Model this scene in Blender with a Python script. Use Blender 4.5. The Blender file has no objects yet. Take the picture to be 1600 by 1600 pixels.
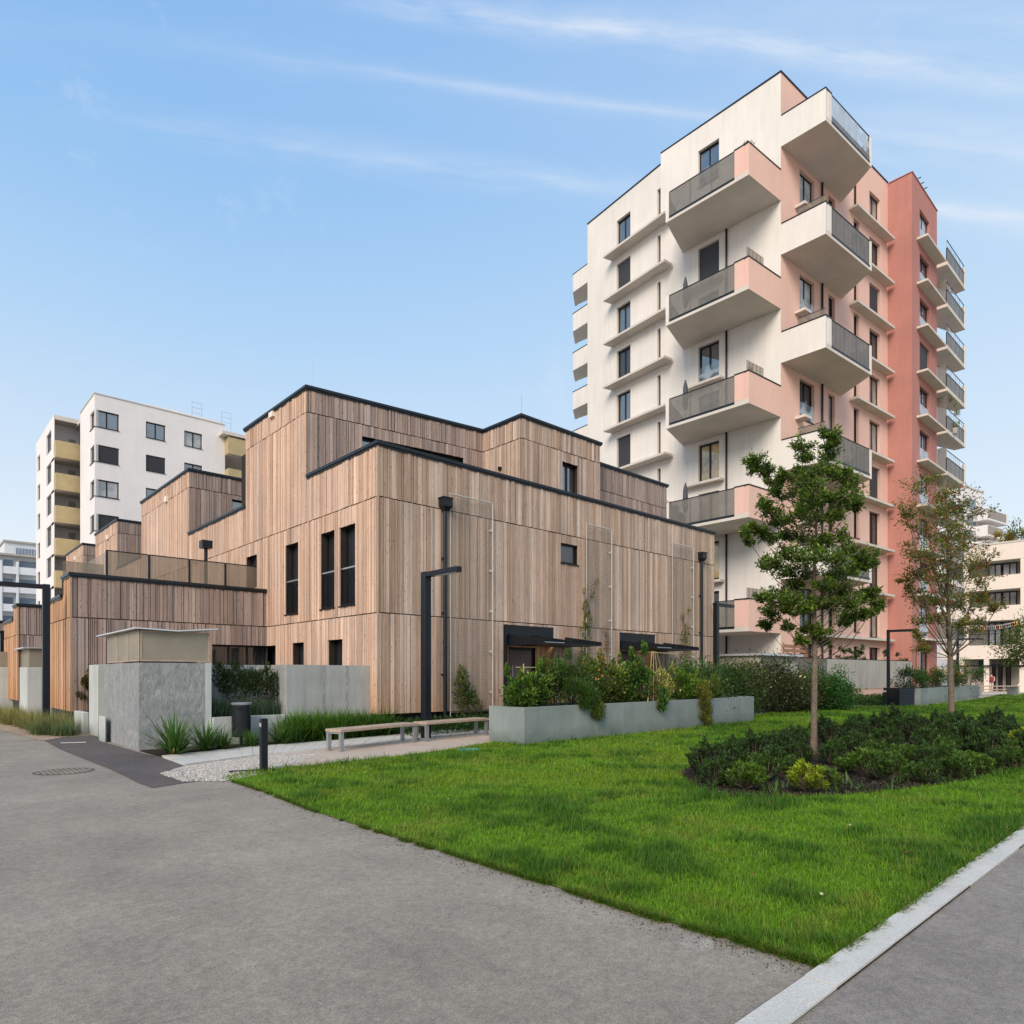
import bpy, bmesh, math, random
import numpy as np
random.seed(7); rng = np.random.default_rng(7)
scene = bpy.context.scene
COL = scene.collection
R = math.radians
# ------------------------------------------------------------------ survey of the place
# x runs along the long timber front, y along the row of houses, z up.  The eye point is
# the origin at 1.55 m; sight lines measured on the photograph give the positions.
FO = 1050.0; EYE = 1.55; CX = 800.0; CY = 1055.0; AX = R(47.42)
FW = (math.cos(AX), math.sin(AX)); RT = (math.sin(AX), -math.cos(AX))
def at(px, Z):
    l = (px-CX)/FO*Z
    return (Z*FW[0]+l*RT[0], Z*FW[1]+l*RT[1])
def gp(px, py, z=0.0):
    Z = FO*(EYE-z)/(py-CY)
    return at(px, Z)
def depth(p): return p[0]*FW[0]+p[1]*FW[1]
def zz(p, py): return EYE+(CY-py)*depth(p)/FO
def hdg(deg):            # heading, degrees right of the view axis
    a = AX-R(deg); return (math.cos(a), math.sin(a))
class Fr:
    """vertical face: origin, direction u (to the right seen from outside), normal n outward"""
    def __init__(s, O, U):
        l = math.hypot(*U); s.O = O; s.U = (U[0]/l, U[1]/l); s.N = (s.U[1], -s.U[0])
    def p(s, u, n=0.0): return (s.O[0]+u*s.U[0]+n*s.N[0], s.O[1]+u*s.U[1]+n*s.N[1])
    def P(s, u, n, z): a = s.p(u, n); return (a[0], a[1], z)
    def u(s, px, n=0.0):
        k = (px-CX)/FO; o = s.p(0, n)
        oF = depth(o); oR = o[0]*RT[0]+o[1]*RT[1]
        uF = s.U[0]*FW[0]+s.U[1]*FW[1]; uR = s.U[0]*RT[0]+s.U[1]*RT[1]
        return (k*oF-oR)/(uR-k*uF)
    def z(s, u, py, n=0.0): return zz(s.p(u, n), py)
    def shift(s, u, n): return Fr(s.p(u, n), s.U)
# ------------------------------------------------------------------ materials
MATS = {}
def nodes_of(name):
    m = bpy.data.materials.new(name); m.use_nodes = True
    nt = m.node_tree; nt.nodes.clear(); MATS[name] = m
    out = nt.nodes.new('ShaderNodeOutputMaterial')
    return m, nt, out
def N(nt, t, **kw):
    n = nt.nodes.new(t)
    for k, v in kw.items():
        if k in n.inputs: n.inputs[k].default_value = v
        else: setattr(n, k, v)
    return n
def mixc(nt, a, b, f, mode='MIX'):
    n = nt.nodes.new('ShaderNodeMix'); n.data_type = 'RGBA'; n.blend_type = mode
    for idx, v in ((0, f), (6, a), (7, b)):
        if hasattr(v, 'is_linked') or isinstance(v, bpy.types.NodeSocket): nt.links.new(v, n.inputs[idx])
        else: n.inputs[idx].default_value = v if idx == 0 else (v[0], v[1], v[2], 1)
    return n.outputs[2]
def ramp(nt, sock, p0, p1, c0=(0,0,0), c1=(1,1,1)):
    r = nt.nodes.new('ShaderNodeValToRGB'); r.color_ramp.elements[0].position = p0; r.color_ramp.elements[1].position = p1
    r.color_ramp.elements[0].color = (*c0, 1); r.color_ramp.elements[1].color = (*c1, 1)
    nt.links.new(sock, r.inputs[0]); return r.outputs[0]
def coords(nt, sc=(1,1,1)):
    t = nt.nodes.new('ShaderNodeTexCoord'); mp = nt.nodes.new('ShaderNodeMapping'); mp.inputs['Scale'].default_value = sc
    nt.links.new(t.outputs['Object'], mp.inputs[0]); return mp.outputs[0]
def noise(nt, vec, scale, detail=4, rough=.6):
    n = N(nt, 'ShaderNodeTexNoise', Scale=scale, Detail=detail, Roughness=rough); nt.links.new(vec, n.inputs['Vector']); return n.outputs[0]
def M(name, c, var=.12, scale=3, rough=.8, bump=0., bscale=60, metal=0., spec=.3, fine=.1, streak=0., splash=0.):
    m, nt, out = nodes_of(name)
    b = N(nt, 'ShaderNodeBsdfPrincipled', Roughness=rough, Metallic=metal); b.inputs['Specular IOR Level'].default_value = spec
    v = coords(nt)
    col = mixc(nt, [x*(1-var) for x in c], [min(1, x*(1+var)) for x in c], ramp(nt, noise(nt, v, scale), .3, .7))
    if fine: col = mixc(nt, col, ramp(nt, noise(nt, v, bscale, 3), .3, .7, (1-fine,)*3, (1+fine,)*3), 1.0, 'MULTIPLY')
    if streak:
        v2 = coords(nt, (3, 3, .25))
        col = mixc(nt, col, ramp(nt, noise(nt, v2, 1.2, 5), .35, .75, (1,)*3, (1-streak,)*3), 1.0, 'MULTIPLY')
    if splash:      # soil splash and algae near the ground
        g_ = nt.nodes.new('ShaderNodeNewGeometry'); sp = nt.nodes.new('ShaderNodeSeparateXYZ'); nt.links.new(g_.outputs['Position'], sp.inputs[0])
        ad = N(nt, 'ShaderNodeMath', operation='MULTIPLY_ADD'); ad.inputs[1].default_value = .5; nt.links.new(noise(nt, v, 4.5, 6, .7), ad.inputs[0]); nt.links.new(sp.outputs[2], ad.inputs[2])
        col = mixc(nt, col, ramp(nt, ad.outputs[0], .22, .62, (1-splash, 1-splash*.92, 1-splash), (1, 1, 1)), 1.0, 'MULTIPLY')
    nt.links.new(col, b.inputs['Base Color'])
    if bump:
        bp = N(nt, 'ShaderNodeBump', Strength=bump, Distance=.02); nt.links.new(noise(nt, v, bscale, 5), bp.inputs['Height']); nt.links.new(bp.outputs[0], b.inputs['Normal'])
    nt.links.new(b.outputs[0], out.inputs[0]); return m
def attrmat(name, rough=.6, trans=.0, spec=.3, grain=False):
    """colour carried by the mesh, leaf by leaf or board by board"""
    m, nt, out = nodes_of(name)
    a = N(nt, 'ShaderNodeAttribute', attribute_name='col')
    b = N(nt, 'ShaderNodeBsdfPrincipled', Roughness=rough); b.inputs['Specular IOR Level'].default_value = spec
    col = a.outputs['Color']
    if trans: col = mixc(nt, col, (1.0,.93,.55), 1.0, 'MULTIPLY')
    if grain:
        v = coords(nt, (34, 34, 1.1)); g = noise(nt, v, 1.6, 6, .7)
        col = mixc(nt, col, ramp(nt, g, .3, .72, (.72, .69, .66), (1.14, 1.13, 1.12)), 1.0, 'MULTIPLY')
        v3 = coords(nt, (14, 14, 4)); k = N(nt, 'ShaderNodeTexVoronoi', Scale=1.0); nt.links.new(v3, k.inputs['Vector'])
        col = mixc(nt, col, ramp(nt, k.outputs['Distance'], .07, .17, (.30, .24, .21), (1, 1, 1)), 1.0, 'MULTIPLY')
        v4 = coords(nt, (.5, .5, .35))
        col = mixc(nt, col, ramp(nt, noise(nt, v4, 1.5, 4), .3, .75, (.88, .88, .9), (1.08, 1.06, 1.04)), 1.0, 'MULTIPLY')
        v5 = coords(nt, (2.6, 2.6, .16))
        col = mixc(nt, col, ramp(nt, noise(nt, v5, 1.3, 6, .7), .36, .66, (.80, .79, .80), (1.06, 1.05, 1.04)), 1.0, 'MULTIPLY')
        g_ = nt.nodes.new('ShaderNodeNewGeometry'); sp = nt.nodes.new('ShaderNodeSeparateXYZ'); nt.links.new(g_.outputs['Position'], sp.inputs[0])
        ad = N(nt, 'ShaderNodeMath', operation='MULTIPLY_ADD'); ad.inputs[1].default_value = 1.6; nt.links.new(noise(nt, coords(nt, (5, 5, .5)), 1.0, 4), ad.inputs[0]); nt.links.new(sp.outputs[2], ad.inputs[2])
        dv = N(nt, 'ShaderNodeMath', operation='DIVIDE'); dv.inputs[1].default_value = 4.; nt.links.new(ad.outputs[0], dv.inputs[0])
        col = mixc(nt, col, ramp(nt, dv.outputs[0], .28, .62, (.90, .78, .66), (1, 1, 1)), 1.0, 'MULTIPLY')
        bp = N(nt, 'ShaderNodeBump', Strength=.35, Distance=.008); nt.links.new(g, bp.inputs['Height']); nt.links.new(bp.outputs[0], b.inputs['Normal'])
    nt.links.new(col, b.inputs['Base Color'])
    if trans:
        t = nt.nodes.new('ShaderNodeBsdfTranslucent'); nt.links.new(col, t.inputs[0])
        mx = nt.nodes.new('ShaderNodeMixShader'); mx.inputs[0].default_value = trans
        nt.links.new(b.outputs[0], mx.inputs[1]); nt.links.new(t.outputs[0], mx.inputs[2]); nt.links.new(mx.outputs[0], out.inputs[0])
    else: nt.links.new(b.outputs[0], out.inputs[0])
    return m
def glassmat(name, tint, refl=.75, rough=.03, wave=.02):
    m, nt, out = nodes_of(name)
    b = N(nt, 'ShaderNodeBsdfPrincipled', Roughness=.5); v = coords(nt)
    nt.links.new(mixc(nt, [x*.5 for x in tint], [x*1.6 for x in tint], ramp(nt, noise(nt, v, .9), .35, .65)), b.inputs['Base Color'])
    g = N(nt, 'ShaderNodeBsdfGlossy', Roughness=rough)
    bp = N(nt, 'ShaderNodeBump', Strength=wave, Distance=.05); nt.links.new(noise(nt, v, 1.3, 2), bp.inputs['Height']); nt.links.new(bp.outputs[0], g.inputs['Normal'])
    lw = N(nt, 'ShaderNodeFresnel', IOR=1.6)
    mr = N(nt, 'ShaderNodeMath', operation='MULTIPLY_ADD'); mr.inputs[1].default_value = refl; mr.inputs[2].default_value = refl*.35
    nt.links.new(lw.outputs[0], mr.inputs[0])
    mx = nt.nodes.new('ShaderNodeMixShader'); nt.links.new(mr.outputs[0], mx.inputs[0])
    nt.links.new(b.outputs[0], mx.inputs[1]); nt.links.new(g.outputs[0], mx.inputs[2]); nt.links.new(mx.outputs[0], out.inputs[0]); return m
def meshmat(name, c, see=.3, rough=.5, pattern=90.):
    """perforated sheet: many small holes let part of what is behind through"""
    m, nt, out = nodes_of(name)
    b = N(nt, 'ShaderNodeBsdfPrincipled', Roughness=rough, Metallic=.2); b.inputs['Specular IOR Level'].default_value = .3
    v = coords(nt)
    nt.links.new(mixc(nt, [x*.88 for x in c], [x*1.12 for x in c], ramp(nt, noise(nt, v, 1.5), .3, .7)), b.inputs['Base Color'])
    t = nt.nodes.new('ShaderNodeBsdfTransparent'); mx = nt.nodes.new('ShaderNodeMixShader')
    vo = N(nt, 'ShaderNodeTexVoronoi', Scale=pattern, Randomness=0.); nt.links.new(v, vo.inputs['Vector'])
    f = ramp(nt, vo.outputs['Distance'], .35, .55, (see*1.8,)*3, (see*.5,)*3)
    nt.links.new(f, mx.inputs[0]); nt.links.new(b.outputs[0], mx.inputs[1]); nt.links.new(t.outputs[0], mx.inputs[2])
    nt.links.new(mx.outputs[0], out.inputs[0]); return m
# ------------------------------------------------------------------ mesh building
def root_loc(o):
    while o.parent: o = o.parent
    return o.location
class MB:
    def __init__(s): s.v = []; s.f = []; s.c = []; s.col = (1, 1, 1)
    def add(s, vs, fs):
        b = len(s.v); s.v += [tuple(x) for x in vs]; s.c += [s.col]*len(vs); s.f += [tuple(b+i for i in f) for f in fs]
    def box(s, x0, x1, y0, y1, z0, z1):
        s.add([(x0,y0,z0),(x1,y0,z0),(x1,y1,z0),(x0,y1,z0),(x0,y0,z1),(x1,y0,z1),(x1,y1,z1),(x0,y1,z1)],
              [(3,2,1,0),(4,5,6,7),(0,1,5,4),(1,2,6,5),(2,3,7,6),(3,0,4,7)])
    def fbox(s, fr, u0, u1, n0, n1, z0, z1):      # box in a face frame, n1 is the outer side
        s.add([fr.P(u0,n1,z0), fr.P(u1,n1,z0), fr.P(u1,n0,z0), fr.P(u0,n0,z0), fr.P(u0,n1,z1), fr.P(u1,n1,z1), fr.P(u1,n0,z1), fr.P(u0,n0,z1)],
              [(3,2,1,0),(4,5,6,7),(0,1,5,4),(1,2,6,5),(2,3,7,6),(3,0,4,7)])
    def prism(s, poly, z0, z1):
        n = len(poly); ar = sum(poly[i][0]*poly[(i+1)%n][1]-poly[(i+1)%n][0]*poly[i][1] for i in range(n))
        if ar < 0: poly = poly[::-1]
        s.add([(p[0],p[1],z0) for p in poly]+[(p[0],p[1],z1) for p in poly],
              [tuple(range(n))[::-1], tuple(range(n, 2*n))]+[(i,(i+1)%n,n+(i+1)%n,n+i) for i in range(n)])
    def ribbon(s, pts, o_out, o_in, z0, z1, closed=False):
        """wall of constant section along a plan polyline; outward is clockwise of its direction"""
        n = len(pts); A = []; B = []
        for i in range(n):
            def dr(a, b): d = (b[0]-a[0], b[1]-a[1]); l = math.hypot(*d); return (d[0]/l, d[1]/l)
            d1 = dr(pts[i-1], pts[i]) if (i > 0 or closed) else None
            d2 = dr(pts[i], pts[(i+1) % n]) if (i < n-1 or closed) else None
            d1 = d1 or d2; d2 = d2 or d1
            n1 = (d1[1], -d1[0]); n2 = (d2[1], -d2[0]); k = 1+n1[0]*n2[0]+n1[1]*n2[1]
            m = ((n1[0]+n2[0])/k, (n1[1]+n2[1])/k)
            A.append((pts[i][0]+m[0]*o_out, pts[i][1]+m[1]*o_out)); B.append((pts[i][0]-m[0]*o_in, pts[i][1]-m[1]*o_in))
        vs = []
        for a, b in zip(A, B): vs += [(a[0],a[1],z0),(a[0],a[1],z1),(b[0],b[1],z1),(b[0],b[1],z0)]
        fs = []; m = n if closed else n-1
        for i in range(m):
            a = 4*i; b = 4*((i+1) % n)
            for k in range(4): fs.append((a+k, b+k, b+(k+1) % 4, a+(k+1) % 4)[::-1])
        if not closed: fs += [(0,1,2,3)[::-1], (4*n-4,4*n-3,4*n-2,4*n-1)]
        s.add(vs, fs)
    def tube(s, pts, r, n=8, cap=True):
        pts = [np.array(p, float) for p in pts]; rs = r if isinstance(r, (list, tuple)) else [r]*len(pts)
        vs = []
        for i, p in enumerate(pts):
            d = pts[min(i+1, len(pts)-1)]-pts[max(i-1, 0)]; d /= (np.linalg.norm(d)+1e-9)
            a = np.cross(d, (0,0,1.)) if abs(d[2]) < .95 else np.cross(d, (1.,0,0)); a /= np.linalg.norm(a); b = np.cross(d, a)
            for k in range(n):
                t = 2*math.pi*k/n; vs.append(tuple(p+rs[i]*(math.cos(t)*a+math.sin(t)*b)))
        fs = [(i*n+k, i*n+(k+1) % n, (i+1)*n+(k+1) % n, (i+1)*n+k) for i in range(len(pts)-1) for k in range(n)]
        if cap: fs += [tuple(range(n))[::-1], tuple(range((len(pts)-1)*n, len(pts)*n))]
        s.add(vs, fs)
    def wall(s, fr, u0, u1, z0, z1, ops=(), rec=.2, n=0.):
        """face with openings and their reveals"""
        ops = [(max(a,u0), min(b,u1), max(c,z0), min(d,z1)) for a, b, c, d in ops if b > u0 and a < u1 and d > z0 and c < z1]
        us = sorted({u0, u1, *[o[0] for o in ops], *[o[1] for o in ops]}); zs = sorted({z0, z1, *[o[2] for o in ops], *[o[3] for o in ops]})
        for i in range(len(us)-1):
            um = (us[i]+us[i+1])/2; run = None
            for j in range(len(zs)-1):
                zm = (zs[j]+zs[j+1])/2
                hole = any(a < um < b and c < zm < d for a, b, c, d in ops)
                if not hole and run is None: run = zs[j]
                if (hole or j == len(zs)-2) and run is not None:
                    top = zs[j] if hole else zs[j+1]
                    s.add([fr.P(us[i],n,run), fr.P(us[i+1],n,run), fr.P(us[i+1],n,top), fr.P(us[i],n,top)], [(0,1,2,3)]); run = None
        for a, b, c, d in ops:
            q = [(a,c),(b,c),(b,d),(a,d)]
            for k in range(4):
                p, r = q[k], q[(k+1) % 4]
                s.add([fr.P(p[0],n,p[1]), fr.P(r[0],n,r[1]), fr.P(r[0],n-rec,r[1]), fr.P(p[0],n-rec,p[1])], [(3,2,1,0)])
    def build(s, name, m, parent=None, smooth=False):
        if not s.v: return None
        b = root_loc(parent) if parent else (0,0,0)
        me = bpy.data.meshes.new(name); me.from_pydata([(x-b[0], y-b[1], z-b[2]) for x, y, z in s.v], [], s.f)
        me.materials.append(MATS[m])
        ca = me.color_attributes.new('col', 'FLOAT_COLOR', 'POINT')
        ca.data.foreach_set('color', np.hstack([np.array(s.c, np.float32), np.ones((len(s.c),1), np.float32)]).ravel())
        if smooth: me.polygons.foreach_set('use_smooth', [True]*len(me.polygons))
        me.update(); o = bpy.data.objects.new(name, me); COL.objects.link(o); o.parent = parent; return o
def npmesh(name, V, Fc, Cc, m, parent=None, smooth=False):
    b = root_loc(parent) if parent else (0,0,0); V = np.asarray(V, np.float64)-np.array(b)[None]
    me = bpy.data.meshes.new(name); k = Fc.shape[1]
    me.vertices.add(len(V)); me.vertices.foreach_set('co', V.astype(np.float32).ravel())
    me.loops.add(Fc.size); me.loops.foreach_set('vertex_index', Fc.astype(np.int32).ravel())
    me.polygons.add(len(Fc)); me.polygons.foreach_set('loop_start', np.arange(0, Fc.size, k, dtype=np.int32))
    me.materials.append(MATS[m])
    ca = me.color_attributes.new('col', 'FLOAT_COLOR', 'POINT')
    ca.data.foreach_set('color', np.hstack([Cc, np.ones((len(Cc),1))]).astype(np.float32).ravel())
    me.update(calc_edges=True); me.validate()
    o = bpy.data.objects.new(name, me); COL.objects.link(o); o.parent = parent; return o
def tag(o, label=None, cat=None, group=None, kind=None):
    if label: o['label'] = label
    if cat: o['category'] = cat
    if group: o['group'] = group
    if kind: o['kind'] = kind
    return o
def thing(name, label, cat, loc=(0,0,0), rz=0, group=None):
    o = bpy.data.objects.new(name, None); COL.objects.link(o); o.location = loc; o.rotation_euler = (0,0,rz); o.empty_display_size = .2
    return tag(o, label, cat, group)
def recenter(o, loc):
    """put a single-mesh thing's origin at its base"""
    for v in o.data.vertices: v.co.x -= loc[0]; v.co.y -= loc[1]; v.co.z -= loc[2]
    o.location = loc
def copy_tree(o, parent=None):
    c = o.copy(); COL.objects.link(c); c.parent = parent
    for ch in o.children: copy_tree(ch, c)
    return c
def jit(c, a): 
    k = 1+random.uniform(-a, a); return (c[0]*k, c[1]*k*(1+random.uniform(-a,a)*.3), c[2]*k*(1+random.uniform(-a,a)*.3))
# leaves -------------------------------------------------------------
def unit(a): return a/(np.linalg.norm(a, axis=1, keepdims=True)+1e-9)
def leaves(C, D, L, W, cols, fold=.25):
    n = len(C); D = unit(D); S = unit(np.cross(D, rng.normal(size=(n,3)))); U = np.cross(S, D)
    L = np.broadcast_to(L, (n,))[:,None]; W = np.broadcast_to(W, (n,))[:,None]
    mid = C+D*L*.45-U*W*fold
    V = np.stack([C, mid+S*W*.5+U*W*fold*2, C+D*L, mid-S*W*.5+U*W*fold*2], 1).reshape(-1, 3)
    Fc = np.arange(4*n).reshape(n, 4); Cc = np.repeat(cols, 4, axis=0)
    return V, Fc, Cc
def varcol(c, n, a=.25, c2=None, p=.0):
    base = np.tile(np.array(c, float), (n,1))
    if c2 is not None:
        t = (rng.random(n) < p)[:,None]*rng.random((n,1)); base = base*(1-t)+np.array(c2)*t
    return base*(1+rng.normal(0, a, (n,1))).clip(.35, 1.9)
def ball(n, c, r, shell=.35):
    d = unit(rng.normal(size=(n,3))); q = (rng.random((n,1))*(1-shell)+shell)**.6
    return np.array(c)+d*q*np.array(r), d
def join(parts):
    V = []; Fc = []; Cc = []; k = 0
    for v, f, c in parts: V.append(v); Fc.append(f+k); Cc.append(c); k += len(v)
    return np.vstack(V), np.vstack(Fc), np.vstack(Cc)
def blades(base, az, L, lean, W, cols, seg=3, droop=1.2):
    """curved strap leaves / grass blades, arrays of n"""
    n = len(base); h = np.stack([np.cos(az), np.sin(az), np.zeros(n)], 1); sd = np.stack([-np.sin(az), np.cos(az), np.zeros(n)], 1)
    rows = []; p = base.copy(); ang = lean.copy()
    for i in range(seg+1):
        w = W*(1-(i/seg)**1.6)*.5+(.0004)
        rows += [p-sd*w[:,None], p+sd*w[:,None]]
        p = p+(h*np.sin(ang)[:,None]+np.array([0,0,1.])*np.cos(ang)[:,None])*(L/seg)[:,None]; ang = ang+droop*lean/seg
    V = np.stack(rows, 1); m = 2*(seg+1)
    Fc = np.concatenate([np.arange(n)[:,None]*m+np.array([2*i, 2*i+1, 2*i+3, 2*i+2])[None] for i in range(seg)])
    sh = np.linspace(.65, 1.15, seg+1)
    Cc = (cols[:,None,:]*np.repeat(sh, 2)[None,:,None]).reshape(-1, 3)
    return V.reshape(-1, 3), Fc, Cc
# ------------------------------------------------------------------ palette
def asphalt(name, c, agg=150., mott=.17, ag=.24):
    m, nt, out = nodes_of(name); b = N(nt, 'ShaderNodeBsdfPrincipled', Roughness=.93); b.inputs['Specular IOR Level'].default_value = .25
    v = coords(nt); n1 = noise(nt, v, .55, 7, .68); n2 = noise(nt, v, 14, 6, .75); n3 = noise(nt, coords(nt, (1.0, .35, 1)), 2.6, 5, .65)
    col = mixc(nt, [x*(1-mott) for x in c], [x*(1+mott) for x in c], ramp(nt, n1, .35, .66))
    col = mixc(nt, col, ramp(nt, n3, .3, .72, (.90,.895,.89), (1.07,1.06,1.045)), 1.0, 'MULTIPLY')
    col = mixc(nt, col, ramp(nt, n2, .3, .7, (.80,.80,.81), (1.2,1.2,1.19)), 1.0, 'MULTIPLY')
    vo = N(nt, 'ShaderNodeTexVoronoi', Scale=agg); nt.links.new(v, vo.inputs['Vector'])
    sp = nt.nodes.new('ShaderNodeSeparateColor'); nt.links.new(vo.outputs['Color'], sp.inputs[0])
    col = mixc(nt, col, ramp(nt, sp.outputs[0], .0, 1., (1-ag,)*3, (1+ag, 1+ag*.97, 1+ag*.92)), 1.0, 'MULTIPLY')
    nt.links.new(col, b.inputs['Base Color']); bp = N(nt, 'ShaderNodeBump', Strength=.6, Distance=.006); nt.links.new(vo.outputs['Distance'], bp.inputs['Height']); nt.links.new(bp.outputs[0], b.inputs['Normal'])
    nt.links.new(b.outputs[0], out.inputs[0])
asphalt('asphalt', (.29,.255,.208)); asphalt('asphalt_path', (.262,.232,.205), 170); asphalt('asphalt_dark', (.12,.104,.096), 150, .14)
asphalt('asphalt_pale', (.33,.30,.255))
M('ground', (.50,.43,.35), .15, .3, .95, .3, 40)
M('soil', (.024,.016,.009), .5, 3, 1., 1., 28, fine=.8)
M('bark_mulch', (.10,.055,.035), .3, 6, 1., .8, 60, fine=.6)
M('gravel', (.44,.38,.31), .12, 1.5, .95, .9, 55, fine=.5)
M('beige_gravel', (.50,.40,.32), .10, 1.2, .95, .7, 70, fine=.35)
M('sand', (.36,.26,.18), .2, 1.5, .95, .7, 50, fine=.4)
M('paving', (.50,.475,.43), .1, 1.6, .85, .2, 60, fine=.12)
M('kerbstone', (.54,.515,.465), .08, 2.5, .85, .3, 90, fine=.16)
M('lawn_soil', (.10,.21,.010), .35, .8, .95, .8, 45, fine=.5)
attrmat('grass_blade', .55, .35, .25)
attrmat('leaf', .5, .4, .35)
attrmat('needle', .55, .15, .3)
attrmat('board', .78, 0, .2, grain=True)
attrmat('paint', .6, 0, .3)
M('board_back', (.030,.022,.018), .2, 2, .9)
M('metal_dark', (.011,.014,.019), .12, 1.5, .42, .05, 80, metal=.3, spec=.4, fine=.05)
M('coping', (.020,.023,.027), .15, 1.0, .4, 0, metal=.4, spec=.4)
M('frame_dark', (.008,.009,.012), .1, 2, .4)
M('blind', (.060,.062,.070), .08, 4, .6, 0)
M('door_dark', (.15,.115,.105), .2, 2, .5)
M('steel', (.42,.43,.44), .15, 3, .38, .05, 60, metal=.7, spec=.5)
M('roof_sheet', (.62,.64,.66), .08, 2, .35, 0, metal=.5)
M('cable', (.50,.47,.43), .1, 4, .5, 0)
M('concrete', (.37,.375,.36), .14, 1.1, .85, .25, 50, fine=.12, streak=.28, splash=.38)
M('concrete_pale', (.50,.52,.49), .12, 1.0, .85, .2, 60, fine=.1, streak=.2, splash=.38)

def rough_concrete(name, c):
    m, nt, out = nodes_of(name); b = N(nt, 'ShaderNodeBsdfPrincipled', Roughness=.92); b.inputs['Specular IOR Level'].default_value = .2
    v = coords(nt, (1, 1, .45)); n = N(nt, 'ShaderNodeTexNoise', Scale=11., Detail=8, Roughness=.72, Distortion=.9); nt.links.new(v, n.inputs['Vector']); n2 = noise(nt, coords(nt), 2.2, 5)
    col = mixc(nt, [x*.9 for x in c], [x*1.12 for x in c], ramp(nt, n2, .3, .7))
    col = mixc(nt, col, ramp(nt, n.outputs[0], .36, .62, (.70,.70,.70), (1.1,1.1,1.1)), 1.0, 'MULTIPLY')
    nt.links.new(col, b.inputs['Base Color']); bp = N(nt, 'ShaderNodeBump', Strength=1., Distance=.035); nt.links.new(n.outputs[0], bp.inputs['Height']); nt.links.new(bp.outputs[0], b.inputs['Normal'])
    nt.links.new(b.outputs[0], out.inputs[0])
rough_concrete('concrete_raw', (.31,.315,.31))
M('planter_mat', (.235,.265,.255), .14, 1.0, .85, .2, 60, fine=.1, streak=.16, splash=.38)
M('bench_wood', (.40,.30,.225), .15, 5, .75, .15, 60, fine=.2)
M('render_white', (.74,.685,.625), .05, .35, .9, .08, 60, fine=.04, streak=.10)
M('render_grey', (.74,.70,.68), .05, .3, .9, .08, 60, fine=.03, streak=.05)
M('render_pink', (.74,.475,.385), .05, .35, .9, .08, 60, fine=.03, streak=.05)
M('render_red', (.45,.20,.165), .07, .35, .9, .08, 60, fine=.04, streak=.10)
M('render_cream', (.80,.69,.60), .04, .35, .9, .05, 60, fine=.03, streak=.05)
M('slab', (.60,.54,.475), .08, .8, .9, .1, 40, fine=.06, streak=.0)
M('slab_edge', (.56,.52,.47), .08, .8, .9, .1, 40, fine=.06)
M('gold', (.43,.335,.18), .10, 1.2, .6, .1, 40, fine=.08)
M('panel_cement', (.42,.39,.34), .12, .9, .85, .1, 40, streak=.2)
M('trunk', (.15,.115,.085), .25, 9, .95, .9, 40, fine=.4)
M('twig', (.11,.085,.07), .25, 9, .95, .5, 40)
M('bamboo', (.52,.40,.20), .2, 6, .6)
M('fencewood', (.33,.17,.11), .2, 4, .8)
M('far_wall', (.62,.64,.66), .06, .3, .9)
M('far_glass', (.20,.25,.31), .2, .5, .4)
M('plastic_teal', (.10,.30,.24), .1, 5, .5)
M('green_panel', (.08,.30,.14), .1, 2, .6)
M('blue_panel', (.10,.24,.50), .2, 3, .6)
M('skin', (.45,.26,.19), .05, 3, .6); M('cloth_red', (.25,.04,.05), .1, 5, .9); M('cloth_light', (.6,.5,.47), .1, 5, .9); M('hair', (.03,.02,.015), .1, 5, .8)
glassmat('glass', (.03,.04,.055), .75, .02, .06)
glassmat('glass_dark', (.012,.013,.016), .25, .05)
glassmat('glass_clear', (.45,.50,.55), .5, .05)
glassmat('glass_curtain', (.24,.23,.215), .6, .04)
glassmat('glass_warm', (.46,.33,.15), .35, .05)
meshmat('mesh_brown', (.27,.22,.165), .42, .5, 40)
meshmat('mesh_grey', (.205,.185,.16), .27, .5, 30)
meshmat('mesh_grey_light', (.20,.205,.20), .20, .5, 30)
meshmat('mesh_beige', (.34,.30,.225), .16, .5, 40)
meshmat('glass_rail', (.55,.6,.64), .5, .3, 1)
meshmat('mesh_cable', (.42,.36,.30), .97, .6, 20)
# ------------------------------------------------------------------ sky, sun, camera
SUN = np.array((-.78,-.42,.60)); SUN /= np.linalg.norm(SUN)
w = bpy.data.worlds.new('World'); scene.world = w; w.use_nodes = True
nt = w.node_tree; nt.nodes.clear(); wo = nt.nodes.new('ShaderNodeOutputWorld'); bg = nt.nodes.new('ShaderNodeBackground')
sky = nt.nodes.new('ShaderNodeTexSky'); sky.sky_type = 'NISHITA'; sky.sun_disc = False
sky.sun_elevation = math.asin(SUN[2]); sky.sun_rotation = math.atan2(SUN[0], SUN[1])
sky.air_density = 1.0; sky.dust_density = .6; sky.ozone_density = 2.0
tc = nt.nodes.new('ShaderNodeTexCoord'); nrm = N(nt, 'ShaderNodeVectorMath', operation='NORMALIZE'); nt.links.new(tc.outputs['Generated'], nrm.inputs[0]); D = nrm.outputs[0]
def mth(op, a, b=None, clamp=False):
    n = nt.nodes.new('ShaderNodeMath'); n.operation = op; n.use_clamp = clamp
    for i, v in enumerate((a, b)):
        if v is None: continue
        if isinstance(v, bpy.types.NodeSocket): nt.links.new(v, n.inputs[i])
        else: n.inputs[i].default_value = v
    return n.outputs[0]
def vdir(px, py):
    k = (px-CX)/FO; v = np.array((FW[0]+k*RT[0], FW[1]+k*RT[1], (CY-py)/FO)); return v/np.linalg.norm(v)
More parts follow.
